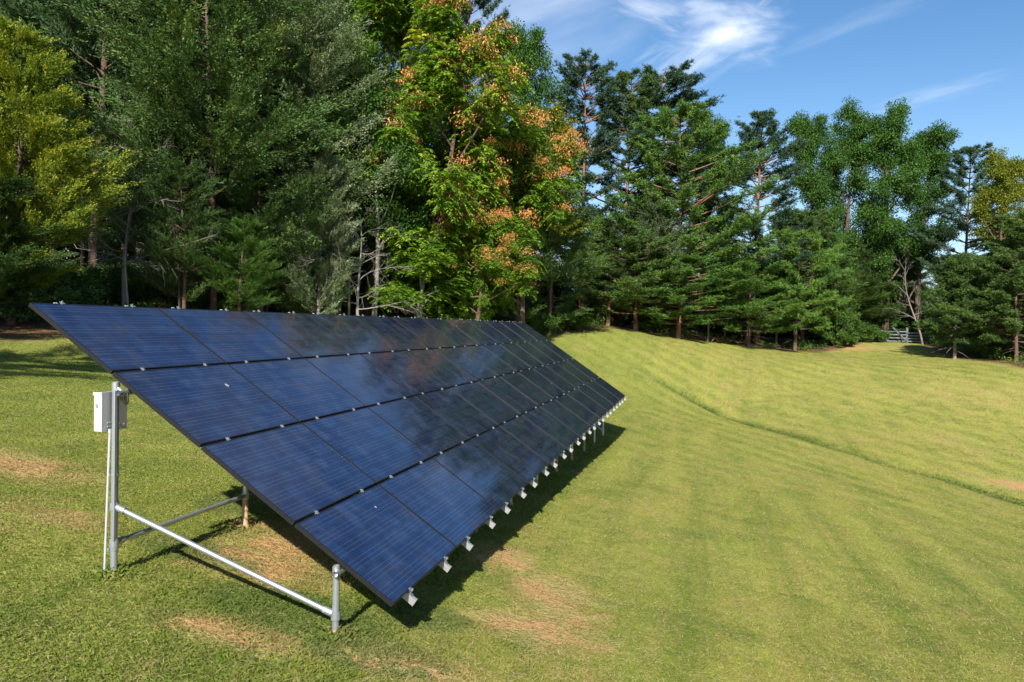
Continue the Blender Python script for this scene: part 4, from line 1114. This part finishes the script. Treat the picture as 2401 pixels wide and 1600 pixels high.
def cloud(px, py, rx, ry, rot, loc, amp, lo=.42, hi=.8, stretch=(1, 3.2), sc=3.0):
    """soft wisp round a direction of the sky"""
    d = dirv(px, py); east = np.cross(d, [0, 0, 1]); east /= np.linalg.norm(east); no = np.cross(east, d)
    a = east*math.cos(rot)+no*math.sin(rot); b = -east*math.sin(rot)+no*math.cos(rot)
    va = wt.n('ShaderNodeVectorMath', operation='DOT_PRODUCT'); wt.l(tc, va.inputs[0]); va.inputs[1].default_value = a
    vb = wt.n('ShaderNodeVectorMath', operation='DOT_PRODUCT'); wt.l(tc, vb.inputs[0]); vb.inputs[1].default_value = b
    vd = wt.n('ShaderNodeVectorMath', operation='DOT_PRODUCT'); wt.l(tc, vd.inputs[0]); vd.inputs[1].default_value = d
    A = wt.math('DIVIDE', va.outputs['Value'], rx); B = wt.math('DIVIDE', vb.outputs['Value'], ry)
    r_ = wt.math('SUBTRACT', 1.0, wt.math('SQRT', wt.math('ADD', wt.math('MULTIPLY', A, A), wt.math('MULTIPLY', B, B))), clamp=True)
    r_ = wt.math('MULTIPLY', r_, wt.math('GREATER_THAN', vd.outputs['Value'], 0.0))
    cx = wt.n('ShaderNodeCombineXYZ'); wt.l(wt.math('MULTIPLY', A, stretch[0]), cx.inputs[0]); wt.l(wt.math('MULTIPLY', B, stretch[1]), cx.inputs[1]); cx.inputs[2].default_value = loc
    nn = wt.noise(sc, 4, .55, cx.outputs[0], .35)
    v = wt.step(wt.math('ADD', nn, wt.math('MULTIPLY', wt.math('SUBTRACT', r_, .5), .62)), lo, hi)
    v = wt.math('MULTIPLY', v, wt.step(r_, .0, .35))
    return wt.math('MULTIPLY', v, amp)
cs = [cloud(1700, 75, .105, .055, R(-4), 3.1, .95, .30, 1.12, (1, 1.4), 1.3),
      cloud(1520, 25, .10, .040, R(-22), 8.1, .42, .34, 1.1, (1, 1.8), 1.7),
      cloud(1230, 40, .26, .12, R(25), 1.1, .38, .25, 1.1, (1, 1.8), 1.2),
      cloud(1640, 120, .15, .050, R(32), 5.3, .42, .30, 1.05, (1, 2.0), 2.0),
      cloud(2190, 222, .10, .014, R(11), 2.2, .16, .30, 1.0, (1, 1.2), 1.4),
      cloud(2050, 40, .16, .020, R(14), 6.2, .10, .30, 1.0, (1, 1.2), 1.2),
      cloud(1760, -520, .30, .16, R(15), 9.4, .25, .36, .95, (1, 1.6), 1.2),
      cloud(1500, -1300, .40, .22, R(60), 4.4, .28, .36, 1.0, (1, 1.6), 1.2)]
acc = cs[0]
for c_ in cs[1:]: acc = wt.math('MAXIMUM', acc, c_)
# pale band towards the horizon
sz = wt.n('ShaderNodeSeparateXYZ'); wt.l(tc, sz.inputs[0])
haze = wt.math('MULTIPLY', wt.math('SUBTRACT', 1.0, wt.step(sz.outputs[2], -.02, .34)), .34)
skc = wt.mix(haze, hs.outputs[0], c4(4.6, 6.2, 8.6))
skc = wt.mix(acc, skc, c4(9.6, 9.9, 10.4))
wt.l(skc, bg.inputs[0]); bg.inputs[1].default_value = .076
wt.l(bg.outputs[0], wo.inputs[0])

sl = bpy.data.lights.new('sun', 'SUN'); sl.energy = 4.6; sl.angle = R(.5); sl.color = (1, .95, .87)
so = bpy.data.objects.new('sun', sl); COL.objects.link(so)
sd_ = Vector((.079, -1.418, 1.0)).normalized()
so.rotation_euler = sd_.to_track_quat('Z', 'Y').to_euler(); so.location = (10, -30, 30)

SC.view_settings.view_transform = 'Standard'; SC.view_settings.look = 'None'
SC.view_settings.gamma = 1; SC.view_settings.exposure = 1.0
SC.render.engine = 'CYCLES'
SC.cycles.max_bounces = 6; SC.cycles.transparent_max_bounces = 4; SC.cycles.diffuse_bounces = 3; SC.cycles.glossy_bounces = 3; SC.cycles.transmission_bounces = 3
SC.cycles.use_denoising = True; SC.cycles.use_adaptive_sampling = True; SC.cycles.adaptive_threshold = .02
